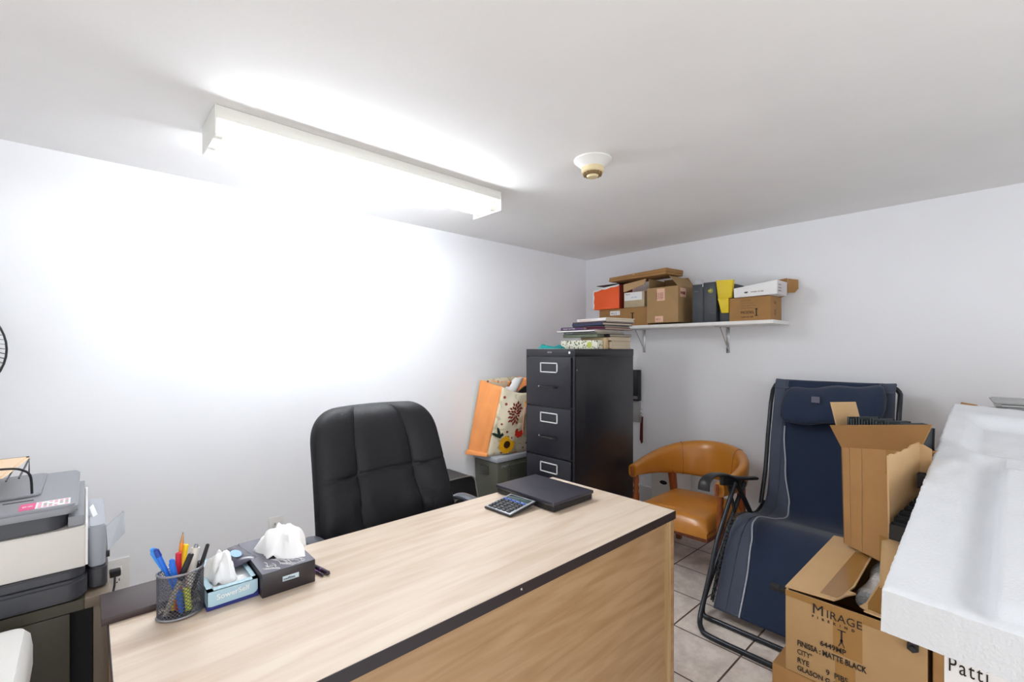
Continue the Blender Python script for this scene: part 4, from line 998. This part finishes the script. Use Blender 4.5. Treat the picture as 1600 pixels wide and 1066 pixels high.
        g = G(); g.tube(smooth([Vector((2.70,yc+s*.318,.56)),Vector((2.56,yc+s*.322,.42)),Vector((2.38,yc+s*.330,.22)),Vector((2.27,yc+s*.335,.10)),Vector((2.215,yc+s*.33,.04)),Vector((2.19,yc+s*.31,.015)),Vector((2.19,yc+s*.25,.0125)),Vector((2.19,yc,.0125))],5), r, n=12); obj('rear_leg', g, 'tubeframe', t)
        # armrest
        A = yc+s*.318
        path = smooth([Vector((2.20,A,.615)),Vector((2.215,A,.655)),Vector((2.28,A,.672)),Vector((2.40,A,.655)),Vector((2.55,A,.612)),Vector((2.70,A,.580)),Vector((2.86,A,.550))],5)
        rows = []
        for i,p in enumerate(path):
            d = (path[min(len(path)-1,i+1)]-path[max(0,i-1)]).normalized(); Nn = Vector((0,1,0)).cross(d).normalized(); f = i/(len(path)-1); wd = .030-.010*f
            rows.append([p+Vector((0,wd*math.cos(q),0))+Nn*.011*math.sin(q) for q in [2*PI*k/14 for k in range(14)]])
        g = G(); g.loft(rows, closed=True, caps=True); obj('armrest', g, 'black', t)
        g = G(); g.hexa([(2.40,A-.010,.600),(2.62,A-.010,.560),(2.62,A+.010,.560),(2.40,A+.010,.600),(2.40,A-.012,.645),(2.64,A-.012,.590),(2.64,A+.012,.590),(2.40,A+.012,.645)], bev=.003)
        g.tube([(2.56,A-s*.01,.59),(2.70,A-s*.03,.40)], .013, n=8); g.tube([(2.47,A,.62),(2.52,A-s*.02,.44)], .009, n=8)
        obj('arm_bracket', g, 'black', t)
recliner()

# ------------------------------------------------------------------ cartons in the right foreground
X = 1.503
t, mm = carton('cardboard_box', 'lowest brown carton on the floor under the printed carton', (1.505,.135,0),(2.02,.489,.3655), 'card_dark', bev=.004)
t = thing('cardboard_box', 'large brown carton printed MIRAGE with its top flaps open', 'box', (1.76,.297,.3665))
y0, y1, z0, z1 = .142, .452, .3670, .5985
g = G(); th = .005
g.box((X,y0,z0),(X+th,y1,z1), bev=.0015); g.box((2.02-th,y0,z0),(2.02,y1,z1)); g.box((X+th,y0,z0),(2.02-th,y0+th,z1)); g.box((X+th,y1-th,z0),(2.02-th,y1,z1)); g.box((X+th,y0+th,z0),(2.02-th,y1-th,z0+th))
obj('carton_body', g, 'card', t)
fz = lambda x, y, o=0: (x, y, .5995+.055*(.455-y)+o)
gz = lambda x, y, o=0: (x, y, .5995+.055*(y-.145)+o)
g = G(); g.slab([fz(*q) for q in ((1.512,.455),(2.055,.455),(2.045,.322),(1.89,.318),(1.640,.312),(1.600,.318),(1.592,.300),(1.560,.318),(1.535,.325),(1.512,.335))], (0,0,.004)); lf = obj('top_flap', g, 'card_in', t)
g = G(); g.slab([fz(*q,.0042) for q in ((1.530,.372),(1.93,.366),(1.93,.324),(1.640,.317),(1.560,.325),(1.530,.332))], (0,0,.0005)); obj('tape_strip', g, 'tape', lf)
g = G(); g.slab([gz(*q) for q in ((1.509,.145),(1.95,.145),(1.92,.262),(1.82,.268),(1.56,.272),(1.528,.280),(1.520,.262),(1.509,.268))], (0,0,.004)); rf = obj('top_flap', g, 'card_in', t)
g = G(); g.slab([gz(*q,.0042) for q in ((1.524,.262),(1.56,.268),(1.85,.262),(1.85,.225),(1.520,.222))], (0,0,.0005)); obj('tape_strip', g, 'tape', rf)
for k, q in enumerate(([(.335,.5985),(.270,.5985),(.270,.470),(.335,.470)], [(.452,.5980),(.3355,.5980),(.3355,.578),(.452,.582)], [(.2695,.5980),(.142,.5980),(.142,.572),(.2695,.576)], [(.330,.455),(.285,.455),(.285,.372),(.330,.372)])):
    g = G(); g.slab([(X-.0005,y_,z_) for y_, z_ in q], (.0004,0,0)); obj('tape_strip', g, 'tape', t)
R_, U_ = (0,-1,0), (0,0,1)
def tx(s, sz, y, z, w=1.0, wt=0, sp=1.0): text(s, sz, 'ink', (X-.0008, y, z), R_, U_, t, wide=w, weight=wt, space=sp)
tx('M', .040, .385, .5585, .95); tx('IRAGE', .030, .351, .5590, .95, sp=1.05)
tx('PIBEKIND', .0095, .385, .5460, 1.0, .0003, 2.75)
tx('6449MP', .0195, .3655, .4760, .94, .0004)
tx('FINISSA : MATTE BLACK', .0215, .4215, .4500, .70, .0006)
tx("CITY''", .0205, .4215, .4255, .72, .0002); tx('RYE        9  PIBS', .0210, .4215, .4010, .85, .0003)
tx('GLASON G.4L     EEI', .0190, .4215, .3790, .85, .0004)
g = G()      # pictogram of a stand
g.box((X-.0010,.3135,.503),(X-.0006,.3175,.538)); g.box((X-.0010,.306,.536),(X-.0006,.325,.5385))
g.tube([(X-.0008,.3155,.508),(X-.0008,.322,.4935)], .0012, n=5); g.tube([(X-.0008,.3155,.508),(X-.0008,.309,.4935)], .0012, n=5); g.box((X-.0010,.3125,.506),(X-.0006,.3185,.513))
obj('stand_pictogram', g, 'ink', t)
# black rod lying under the flaps
t = thing('metal_rod', 'black metal rod lying under the flaps of the printed carton', 'rod', (1.52,.32,.57))
a = P(1214,921,z=.590); b = Vector((1.497,.165,.567)); a = Vector((1.512,.482,.590))
g = G(); g.tube([a, Vector((1.525,.40,.583)), Vector((1.525,.28,.575)), Vector((1.522,.165,.567))], .0085, n=14); obj('rod_body', g, 'black_soft', t)
g = G(); g.cyl(a+Vector((0,.012,.001)), a+Vector((0,-.012,-.001)), .0105, n=16); obj('rubber_cap', g, 'black_soft', t)
g = G(); g.cyl((1.490,.168,.5665),(1.5015,.168,.5665),.0125,n=6); g.cyl((1.484,.168,.5665),(1.490,.168,.5665),.006,n=10); obj('hex_nut', g, 'black', t)
g = G(); rows = []
for j in range(11):
    v = j/10; rows.append([Vector((1.66+.28*v, .285+.030*math.cos(a_)*(1+.2*math.sin(9*v)), .565+.028*math.sin(a_)*(1+.25*math.sin(13*v+a_)))) for a_ in [2*PI*k/16 for k in range(16)]])
g.loft(rows, closed=True, caps=True); solo('bubble_wrap', g, mat('bubble wrap', (225,228,230), .2, bump=.8, bscale=90), 'crumpled clear bubble wrap showing between the carton flaps', 'bubble wrap', sharp=80)

# tall open carton holding black strips
t = thing('cardboard_box', 'tall narrow open carton full of black metal strips standing on the flaps', 'box', (1.93,.23,.62))
BL = Vector((1.957,.405,.6185)); u = Vector((-.587,-.810,0)); nrm = Vector((.81,-.587,0))
BR = BL+u*.250; TL = Vector((1.968,.414,.952)); TR = Vector((1.806,.190,.998)); dp = nrm*.10
BL2, BR2, TL2, TR2 = BL+dp, BR+dp, TL+dp, TR+dp
g = G(); q = .004
g.slab([BL,BR,TR,TL], nrm*q); g.slab([BL2,BR2,TR2,TL2], -nrm*q); g.slab([BL,BL2,TL2,TL], u*q); g.slab([BR,BR2,TR2,TR], -u*q); g.slab([BL,BR,BR2,BL2], (0,0,q))
obj('carton_body', g, 'card_dark', t)
def up_flap(a, b, h, lean, name='top_flap', m='card_dark', inset=0):
    g = G(); d = Vector((0,0,h))+lean; e = (b-a)*inset; g.slab([a,b,b+d+e,a+d], nrm*.004 if abs((b-a).normalized().dot(nrm)) < .5 else u*.004); return obj(name, g, m, t)
up_flap(TL, TR, .080, -nrm*.045, inset=.28)
up_flap(TL2, TR2, -.09, nrm*.03)
up_flap(TL, TL2, .155, -u*.050, m='card_in')
g = G()
for f in (.12, .30): 
    a = BL.lerp(BR,f)-nrm*.0008; b = TL.lerp(TR,f)-nrm*.0008; g.tube([a,b], .0012, n=5)
obj('crease', g, 'card', t)
g = G(); a0 = BL.lerp(BR,.56); a1 = BL.lerp(BR,.80); g.slab([a0,a1,a1+Vector((0,0,.085)),a0+Vector((.0,0,.085))], -nrm*.0008); obj('tape_strip', g, 'tape', t); g = G(); b0 = TL.lerp(TR,.62); b1 = TL.lerp(TR,.85); g.slab([b0,b1,b1-Vector((0,0,.10)),b0-Vector((0,0,.10))], -nrm*.0008); obj('tape_strip', g, 'tape', t)
# strips: the first built, the others copied
first = None
M['strip'] = mat('dark grey metal strip', (62,68,70), .45, metal=.3)
NS = 22
for k in range(NS):
    f = (k+.6)/(NS+.4); base = (BL.lerp(BR, .03+.86*f))+nrm*.012+Vector((0,0,.008)); top = (TL.lerp(TR, .03+.86*f))+nrm*.012+Vector((0,0,.012))
    d = top-base; hgt = d.length+.096+.006*math.sin(5*k)-.0016*k
    if first is None:
        g = G(); L = hgt
        g.box((0,0,0),(.0022,.078,L)); g.box((0,0,0),(.007,.002,L)); g.box((0,.076,0),(.007,.078,L))
        first = solo('metal_strip', g, 'strip', 'dark metal strip standing in the row inside the tall open carton', 'metal strip', group='dark metal strips in the tall carton', loc=(0,0,0))
        o = first; L0 = L
    else:
        o = first.copy(); C.objects.link(o)
    zx = u; yy = nrm; zz = d.normalized(); yy = (yy-zz*yy.dot(zz)).normalized(); xx = yy.cross(zz); xx = xx if xx.dot(u) > 0 else -xx
    mm_ = Matrix(((xx.x,yy.x,zz.x,0),(xx.y,yy.y,zz.y,0),(xx.z,yy.z,zz.z,0),(0,0,0,1)))
    o.matrix_world = Matrix.Translation(base) @ mm_ @ Matrix.Diagonal((1,1,hgt/L0,1))

# second, torn open carton with black channels
t = thing('cardboard_box', 'torn open carton with a raised flap holding black channels beside the white foam', 'box', (1.70,.20,.62))
c0 = Vector((1.600,.2310,.6205)); c1 = Vector((1.785,.1890,.6205)); c2 = Vector((1.782,.138,.6205)); c3 = Vector((1.572,.138,.6205)); zz = .83
H0 = lambda p, h: Vector((p.x, p.y, h))
g = G()
g.slab([c0,c1,H0(c1,zz),H0(c0,.80)], (0,-.004,0)); g.slab([c1,c2,H0(c2,zz),H0(c1,zz)], (-.004,0,0)); g.slab([c2,c3,H0(c3,.72),H0(c2,zz)], (0,.004,0)); g.slab([c0,c3,H0(c3,.70),H0(c0,.745)], (.004,0,0)); g.slab([c0,c1,c2,c3], (0,0,.004))
obj('carton_body', g, 'card', t)
g = G(); pts = [H0(c0,.80), H0(c1,zz), H0(c1,1.030)]
for k in range(9): 
    f = 1-(k+1)/9; pts.append(Vector((c0.x+(c1.x-c0.x)*f, c0.y+(c1.y-c0.y)*f+.003, 1.030-.020*(1-f)+(.004 if k%2 else 0)-.018*math.sin(PI*f)*.4)))
g.slab(pts, (0,-.004,0)); obj('side_flap', g, 'card_in', t)
g = G(); g.slab([H0(c1,zz),H0(c1,1.030),Vector((1.782,.1585,1.012)),Vector((1.780,.1585,zz))], (.004,0,0)); obj('back_flap', g, 'card_in', t)
g = G(); rows = []
for i in range(7):
    v = i/6; rows.append([Vector((1.592-.085*v, .242-.072*k/4-.008*v, .778-.040*v-.055*v*v+.012*math.sin(PI*k/4))) for k in range(5)])
g.loft(rows); obj('curled_flap', g, 'card', t, solid=.005)
first = None
for k, (x, y, z, L) in enumerate([(1.568,.222,.800,.16),(1.600,.217,.811,.16),(1.632,.211,.818,.16),(1.664,.204,.825,.155),(1.696,.197,.832,.15),(1.726,.191,.838,.145),(1.752,.185,.905,.022)]):
    lab = 'black folded metal channel in the torn carton, one of the stepped row'
    if first is None:
        g = G(); w_ = .030; h_ = .042
        g.slab([(-w_/2*.6,0,0),(-w_/2,0,h_),(-w_/2,-.24,h_),(-w_/2*.6,-.24,0)], (.0018,0,0)); g.slab([(w_/2*.6,0,0),(w_/2,0,h_),(w_/2,-.24,h_),(w_/2*.6,-.24,0)], (-.0018,0,0)); g.slab([(-w_/2*.6,0,0),(w_/2*.6,0,0),(w_/2*.6,-.24,0),(-w_/2*.6,-.24,0)], (0,0,.0018))
        g.slab([(-w_/2*.6,0,0),(w_/2*.6,0,0),(w_/2,0,h_),(-w_/2,0,h_)], (0,-.0018,0))
        o = first = solo('metal_channel', g, 'black', lab, 'metal channel', group='black channels in the torn carton', loc=(0,0,0))
    else: o = first.copy(); C.objects.link(o)
    if k == 6: o['label'] = 'topmost black folded metal channel, lying above the stepped row'; 
    o.matrix_world = Matrix.Translation((x-.004,y,z)) @ Matrix.Rotation(math.radians(3 if k < 6 else 0),4,'X') @ Matrix.Rotation(math.radians(-4),4,'Z') @ Matrix.Diagonal((1,L/.24,1,1))

# carton with the handwritten label
t, mm = carton('cardboard_box', 'brown carton carrying a handwritten paper label under the white foam', (1.505,-.42,0),(2.02,.133,.785), 'card_dark', bev=.004)
g = G(); g.slab([(1.504,.112,.640),(1.504,-.13,.640),(1.504,-.13,.455),(1.504,.112,.452)], (-.0012,0,0)); pl = obj('paper_label', g, 'paper', t)
text('Patti', .050, 'ink', (1.5026,.106,.539), (0,-1,0), (0,0,1), pl, wide=.62, space=1.2)

# tall carton and grey sheets behind the foam
t, mm = carton('cardboard_box', 'carton mostly hidden behind the far edge of the white foam', (2.50,-.60,0),(2.95,.150,1.045), 'card', bev=.004)
g = G(); g.slab([(2.502,.150,1.045),(2.502,.085,1.045),(2.53,.095,1.085),(2.53,.140,1.092)], (.004,0,0)); obj('flap_corner', g, 'card_dark', t)
for k in range(6):
    z = 1.0465+.0085*k; dy = (.03,.015,.035,.0,.02,.045)[k]
    g = G(); g.box((2.56+.006*k,-.5,z),(2.90,.035+dy-.02,z+.006), bev=.001)
    g.xf(rotz((1.5,-2,3,-1,2,4)[k],(2.7,-.2,z)))
    labs = ['lowest','second lowest','third lowest','third from top','second from top','topmost']
    solo('plastic_sheet', g, col('sheet_grey',(150,152,150),.25) if k%2 else col('sheet_light',(196,198,200),.2), labs[k]+' grey plastic sheet in the pile behind the white foam', 'plastic sheet', group='grey plastic sheets behind the foam')

# polystyrene foam slab
def foam_slab():
    A = Vector((1.077,.164,.861)); far = Vector((2.417,.154,1.096)); ex = (far-A); L = ex.length; ex.normalize()
    ey = Vector((0.01,-1,-.05)); ey = (ey-ex*ey.dot(ex)).normalized(); ez = ex.cross(ey)*-1; ez = ez if ez.z > 0 else -ez
    T = .089; W = .62
    def top(a, b):          # a along, b across (metres); relief of the moulded block
        def st(x, e0, e1): 
            u_ = min(1,max(0,(x-e0)/(e1-e0))); return u_*u_*(3-2*u_)
        h = 0
        h -= .024*st(b,.070,.125)*(1-st(b,.134,.146))*st(a,.0,.08)*(1-st(a,.76,.86))
        h += .016*st(b,.136,.148)*st(a,.02,.06)*(1-st(a,.70,.73))
        h -= .034*st(b,.040,.095)*st(a,.82,.92)*(1-st(a,1.18,1.25))
        return h + .0006*math.sin(61*a+13*b)+.0005*math.sin(90*b-37*a)
    na, nb = 160, 150
    rows = []
    rnd = random.Random(11); jag = [rnd.uniform(-1,1) for _ in range(na+1)]; jag2 = [rnd.uniform(-1,1) for _ in range(nb+1)]
    P3 = lambda a,b,h: A+ex*a+ey*b+ez*h
    for i in range(na+1):
        a = L*i/na; row = []
        for k in range(nb+1):
            b = W*k/nb
            aa = a; bb = b
            if k == 0: bb += .0016*jag[i]*(1 if a > .5 else .4)
            if i == na: aa += .006*jag2[k] - (.010 if 20 < k < 28 else 0)
            if i == 0: aa += .0003*jag2[k]
            row.append(P3(aa, bb, top(a,b)-( .004 if k in (0,nb) or i in (0,na) else 0)))
        rows.append(row)
    g = G(); g.loft(rows)
    ring = rows[0]+[r[-1] for r in rows[1:]]+rows[-1][-2::-1]+[r[0] for r in rows[-2:0:-1]]
    low = [p-ez*(T+ez.dot(p-A)) for p in ring]; g.loft([ring, low], closed=True)
    t_ = bmesh.new(); t_.faces.new([t_.verts.new(p) for p in low]); g._merge(t_)
    bmesh.ops.remove_doubles(g.b, verts=g.b.verts, dist=1e-5); bmesh.ops.recalc_face_normals(g.b, faces=g.b.faces)
    solo('foam_block', g, 'foam', 'big white moulded foam slab lying sloped over the cartons in the right foreground', 'foam block', sharp=50)
foam_slab()

# ------------------------------------------------------------------ printer corner on the left
t = thing('printer_stand', 'olive and taupe cabinet under the printer at the left', 'cabinet', (-.25,1.70,0))
g = G(); g.box((-.50,1.478,.690),(-.006,1.93,.7145)); obj('stand_top', g, 'olive_stand', t)
g = G(); g.box((-.0055,1.475,.690),(.042,1.93,.7145), bev=.002); obj('stand_top_end', g, 'tan_stand', t)
g = G(); g.box((.010,1.480,0),(.040,1.925,.690), bev=.001); g.box((-.50,1.480,0),(-.48,1.925,.690)); g.box((-.48,1.905,0),(.010,1.925,.690)); obj('side_panel', g, 'tan_stand', t)
obj('door', G().box((-.478,1.478,.02),(-.030,1.496,.688), bev=.002), 'olive_stand', t)
obj('inner_shelf', G().box((-.03,1.50,.20),(.010,1.90,.215)), 'black', t)
g = G(); g.box((-.478,1.55,0),(.009,1.56,.689)); obj('dark_back', g, 'dark_hole', t)

pr = thing('printer', 'grey and white multifunction printer with a pink sticker on its lid', 'printer', (-.22,1.70,.715))
def rbox(lo, hi, r, bz=.003, seg=6):
    """box with rounded vertical corners"""
    g = G(); (a,b,c),(d,e,f) = lo, hi; pts = []
    for cx_, cy_, s0 in ((d-r,b+r,-90),(d-r,e-r,0),(a+r,e-r,90),(a+r,b+r,180)):
        pts += [(cx_+r*math.cos(math.radians(s0+90*i/seg)), cy_+r*math.sin(math.radians(s0+90*i/seg)), c) for i in range(seg+1)]
    g.slab(pts, (0,0,f-c)); 
    if bz: bmesh.ops.bevel(g.b, geom=[e_ for e_ in g.b.edges if abs(e_.verts[0].co.z-e_.verts[1].co.z) < 1e-6 and e_.is_manifold and e_.calc_face_angle(0) > 1], offset=bz, segments=2, affect='EDGES')
    return g
obj('base', rbox((-.46,1.470,.7185),(.000,1.90,.765), .035, .006), 'pr_dark', pr)
obj('paper_tray', rbox((-.44,1.482,.766),(-.004,1.90,.785), .03, .002), 'pr_dark', pr)
obj('front_panel', rbox((-.46,1.490,.786),(-.002,1.90,.880), .006, .002), 'pr_white', pr)
obj('side_trim', G().box((-.0035,1.488,.790),(.0005,1.895,.8835)), 'paper', pr)
obj('scanner_body', rbox((-.46,1.500,.8805),(-.035,1.895,.918), .04, .002), 'pr_dark', pr)
obj('side_console', G().box((-.034,1.505,.8805),(-.006,1.895,.905), bev=.002), 'pr_grey', pr)
obj('console_slot', G().box((-.030,1.560,.9045),(-.018,1.60,.9065)), 'dark_hole', pr)
lid = obj('scanner_lid', rbox((-.46,1.478,.9185),(-.016,1.905,.939), .022, .005), 'pr_grey', pr)
obj('document_feeder', rbox((-.46,1.62,.9395),(-.085,1.895,.9445), .02, .004), 'pr_grey', pr)
obj('lid_slot', G().box((-.145,1.585,.9385),(-.095,1.589,.9400)), 'dark_hole', pr)
g = G(); g.box((-.114,1.497,.9391),(-.088,1.555,.9396)); obj('pink_sticker', g, 'pink', pr)
g = G(); g.box((-.088,1.497,.9391),(-.030,1.555,.9396)); obj('white_sticker', g, 'paper', pr)
for i in range(4):
    for j in range(6):
        if (i+j)%5 == 4: continue
        g = G(); g.box((-.084+.009*j,1.502+.0135*i,.9396),(-.0785+.009*j,1.5075+.0135*i,.9399)); obj('sticker_icon', g, 'ink_grey' if (i*j)%3 else 'pink', pr)
text('EZ', .016, 'paper', (-.110,1.518,.9397), (1,0,0), (0,1,0), pr)
obj('side_unit', rbox((.001,1.520,.768),(.034,1.80,.868), .012, .003), 'lidgrey', pr)
obj('side_unit_base', rbox((.001,1.516,.7185),(.037,1.80,.767), .012, .003), 'pr_dark', pr)
g = G(); g.slab([(.036,1.535,.795),(.034,1.60,.838),(.072,1.66,.855),(.072,1.60,.812)], (.0015,-.002,.001)); obj('output_flap', g, 'pr_grey', pr)
g = G(); g.box((.034,1.53,.782),(.041,1.542,.797), bev=.001); obj('flap_hinge', g, 'black', pr)
g = G(); g.slab([(.003,1.62,.890),(.010,1.64,.892),(.030,1.60,.835),(.021,1.585,.830)], (.001,0,.0005)); obj('hanging_tag', g, 'paper', pr)

# wire tray and folder on the printer
t = thing('wire_tray', 'black wire tray standing on the printer lid', 'tray', (-.22,1.75,.954))
wt = lambda z: smooth([(-.40,1.575,z),(-.20,1.565,z+.004),(-.135,1.58,z),(-.112,1.60,z-.012),(-.102,1.618,z-.032),(-.100,1.625,.947)],7)
g = G(); g.tube(wt(1.022), .0026, n=8); obj('wire_front', g, 'black', t)
g = G(); g.tube([(-.40,1.86,.946),(-.40,1.86,1.0),(-.12,1.86,1.0),(-.12,1.86,.946)], .002, n=6); g.tube([(-.39,1.58,.994),(-.39,1.86,.994)], .002, n=6); g.tube([(-.12,1.60,.9935),(-.12,1.86,.9935)], .002, n=6)
for k in range(5): g.tube([(-.36+.055*k,1.59,.992),(-.36+.055*k,1.86,.992)], .0016, n=6)
obj('wire_bottom', g, 'black', t)
g = G(); g.slab([(-.40,1.60,.9975),(-.145,1.600,.9975),(-.118,1.86,.9975),(-.40,1.88,.9975)], (0,0,.0012)); g.slab([(-.40,1.603,1.0000),(-.150,1.612,1.0000),(-.125,1.86,1.0000),(-.40,1.88,1.0000)], (0,0,.0012))
solo('file_folder', g, col('manila',(238,210,178),.7), 'manila folder lying in the black wire tray on the printer', 'folder')
g = G(); g.lathe([(0,0),(.018,0),(.024,.008),(.022,.018),(.012,.024),(0,.025)], (-.198,1.80,1.0016), n=20); solo('yellow_trinket', g, col('amber',(236,186,40),.5), 'small rounded yellow object on the manila folder at the left edge', 'knick-knack')

# wire guard fan
t = thing('standing_fan', 'black wire guard standing fan at the left edge behind the printer', 'fan', (-.385,2.29,0))
FC = Vector((-.385,2.29,1.30)); R = .185
def ring(r, yoff, wr=.0016): g = G(); g.tube([FC+Vector((r*math.cos(a), yoff, r*math.sin(a))) for a in [2*PI*k/48 for k in range(48)]], wr, n=6, closed=True); return g
g = ring(R, 0, .0032); obj('guard_rim', g, 'black', t)
for sgn, nm in ((-1,'front_guard'),(1,'rear_guard')):
    g = G()
    for k in range(72):
        a = 2*PI*k/72; tw = .25
        g.tube([FC+Vector((r_*math.cos(a+tw*(1-r_/R)), sgn*d_, r_*math.sin(a+tw*(1-r_/R)))) for r_, d_ in ((R,0),(R*.97,.022),(R*.85,.040),(R*.55,.052),(R*.22,.055))], .0009, n=4)
    for r_, d_ in ((R*.86,.040),(R*.55,.052),(R*.22,.055)): g.tube([FC+Vector((r_*math.cos(a), sgn*d_, r_*math.sin(a))) for a in [2*PI*k/40 for k in range(40)]], .0012, n=5, closed=True)
    obj(nm, g, 'black', t)
g = G(); g.cyl(FC+Vector((0,-.058,0)), FC+Vector((0,-.048,0)), .04, n=24); obj('guard_badge', g, 'black', t)
g = G(); g.cyl(FC+Vector((0,.05,0)), FC+Vector((0,.16,0)), .05, n=24); g.cyl(FC+Vector((0,-.03,0)), FC+Vector((0,.05,0)), .022, n=20); obj('motor', g, 'black', t)
for k in range(3):
    rows = []
    for i in range(7):
        r_ = .02+.135*i/6
        rows.append([FC+Vector((r_*math.cos(a), .018*math.sin((a-2*PI*k/3)*2.2-1.1), r_*math.sin(a))) for a in [2*PI*k/3+.95*j/8*(.5+.5*i/6) for j in range(9)]])
    g = G(); g.loft(rows); obj('blade', g, col('blade_grey',(90,92,96),.4), t, solid=.002)
g = G(); g.cyl((FC.x,FC.y+.12,.03),(FC.x,FC.y+.12,1.27),.014,n=14); obj('pole', g, 'black', t)
g = G(); g.lathe([(0,0),(.17,0),(.17,.012),(.05,.03),(0,.035)], (FC.x,FC.y+.12,0), n=36); obj('base', g, 'black', t)

# white bin in the near left corner
t = thing('waste_bin', 'white rounded plastic bin with a wire handle in the near left corner', 'bin', (-.27,1.25,0))
def bin_rows(y0,y1,x0,x1,r,zs):
    out = []
    for z, ins in zs:
        row = []
        for cx_, cy_, s0 in ((x1-r,y0+r,-90),(x1-r,y1-r,0),(x0+r,y1-r,90),(x0+r,y0+r,180)):
            row += [Vector((cx_+(r-ins)*math.cos(math.radians(s0+90*i/6)), cy_+(r-ins)*math.sin(math.radians(s0+90*i/6)), z)) for i in range(7)]
        out.append(row)
    return out
g = G(); g.loft(bin_rows(1.12,1.40,-.46,-.088,.030,[(0,.010),(.650,0)]), closed=True, caps=True); obj('bin_body', g, 'plastic_white', t)
g = G(); g.loft(bin_rows(1.115,1.405,-.465,-.083,.034,[(.651,0),(.690,0),(.712,.003),(.724,.012),(.728,.028)]), closed=True, caps=True); obj('bin_lid', g, 'plastic_white', t)
g = G(); g.tube(smooth([(-.105,1.113,.690),(-.14,1.10,.670),(-.20,1.09,.650),(-.30,1.09,.648),(-.38,1.10,.665),(-.44,1.113,.690)],6), .0018, n=6); obj('wire_handle', g, 'steel', t)
g = G(); g.tube([(-.120,1.1145,.655),(-.118,1.1145,.700),(-.12,1.135,.722),(-.12,1.20,.729)], .0012, n=5); obj('lid_seam', g, 'steel', t)
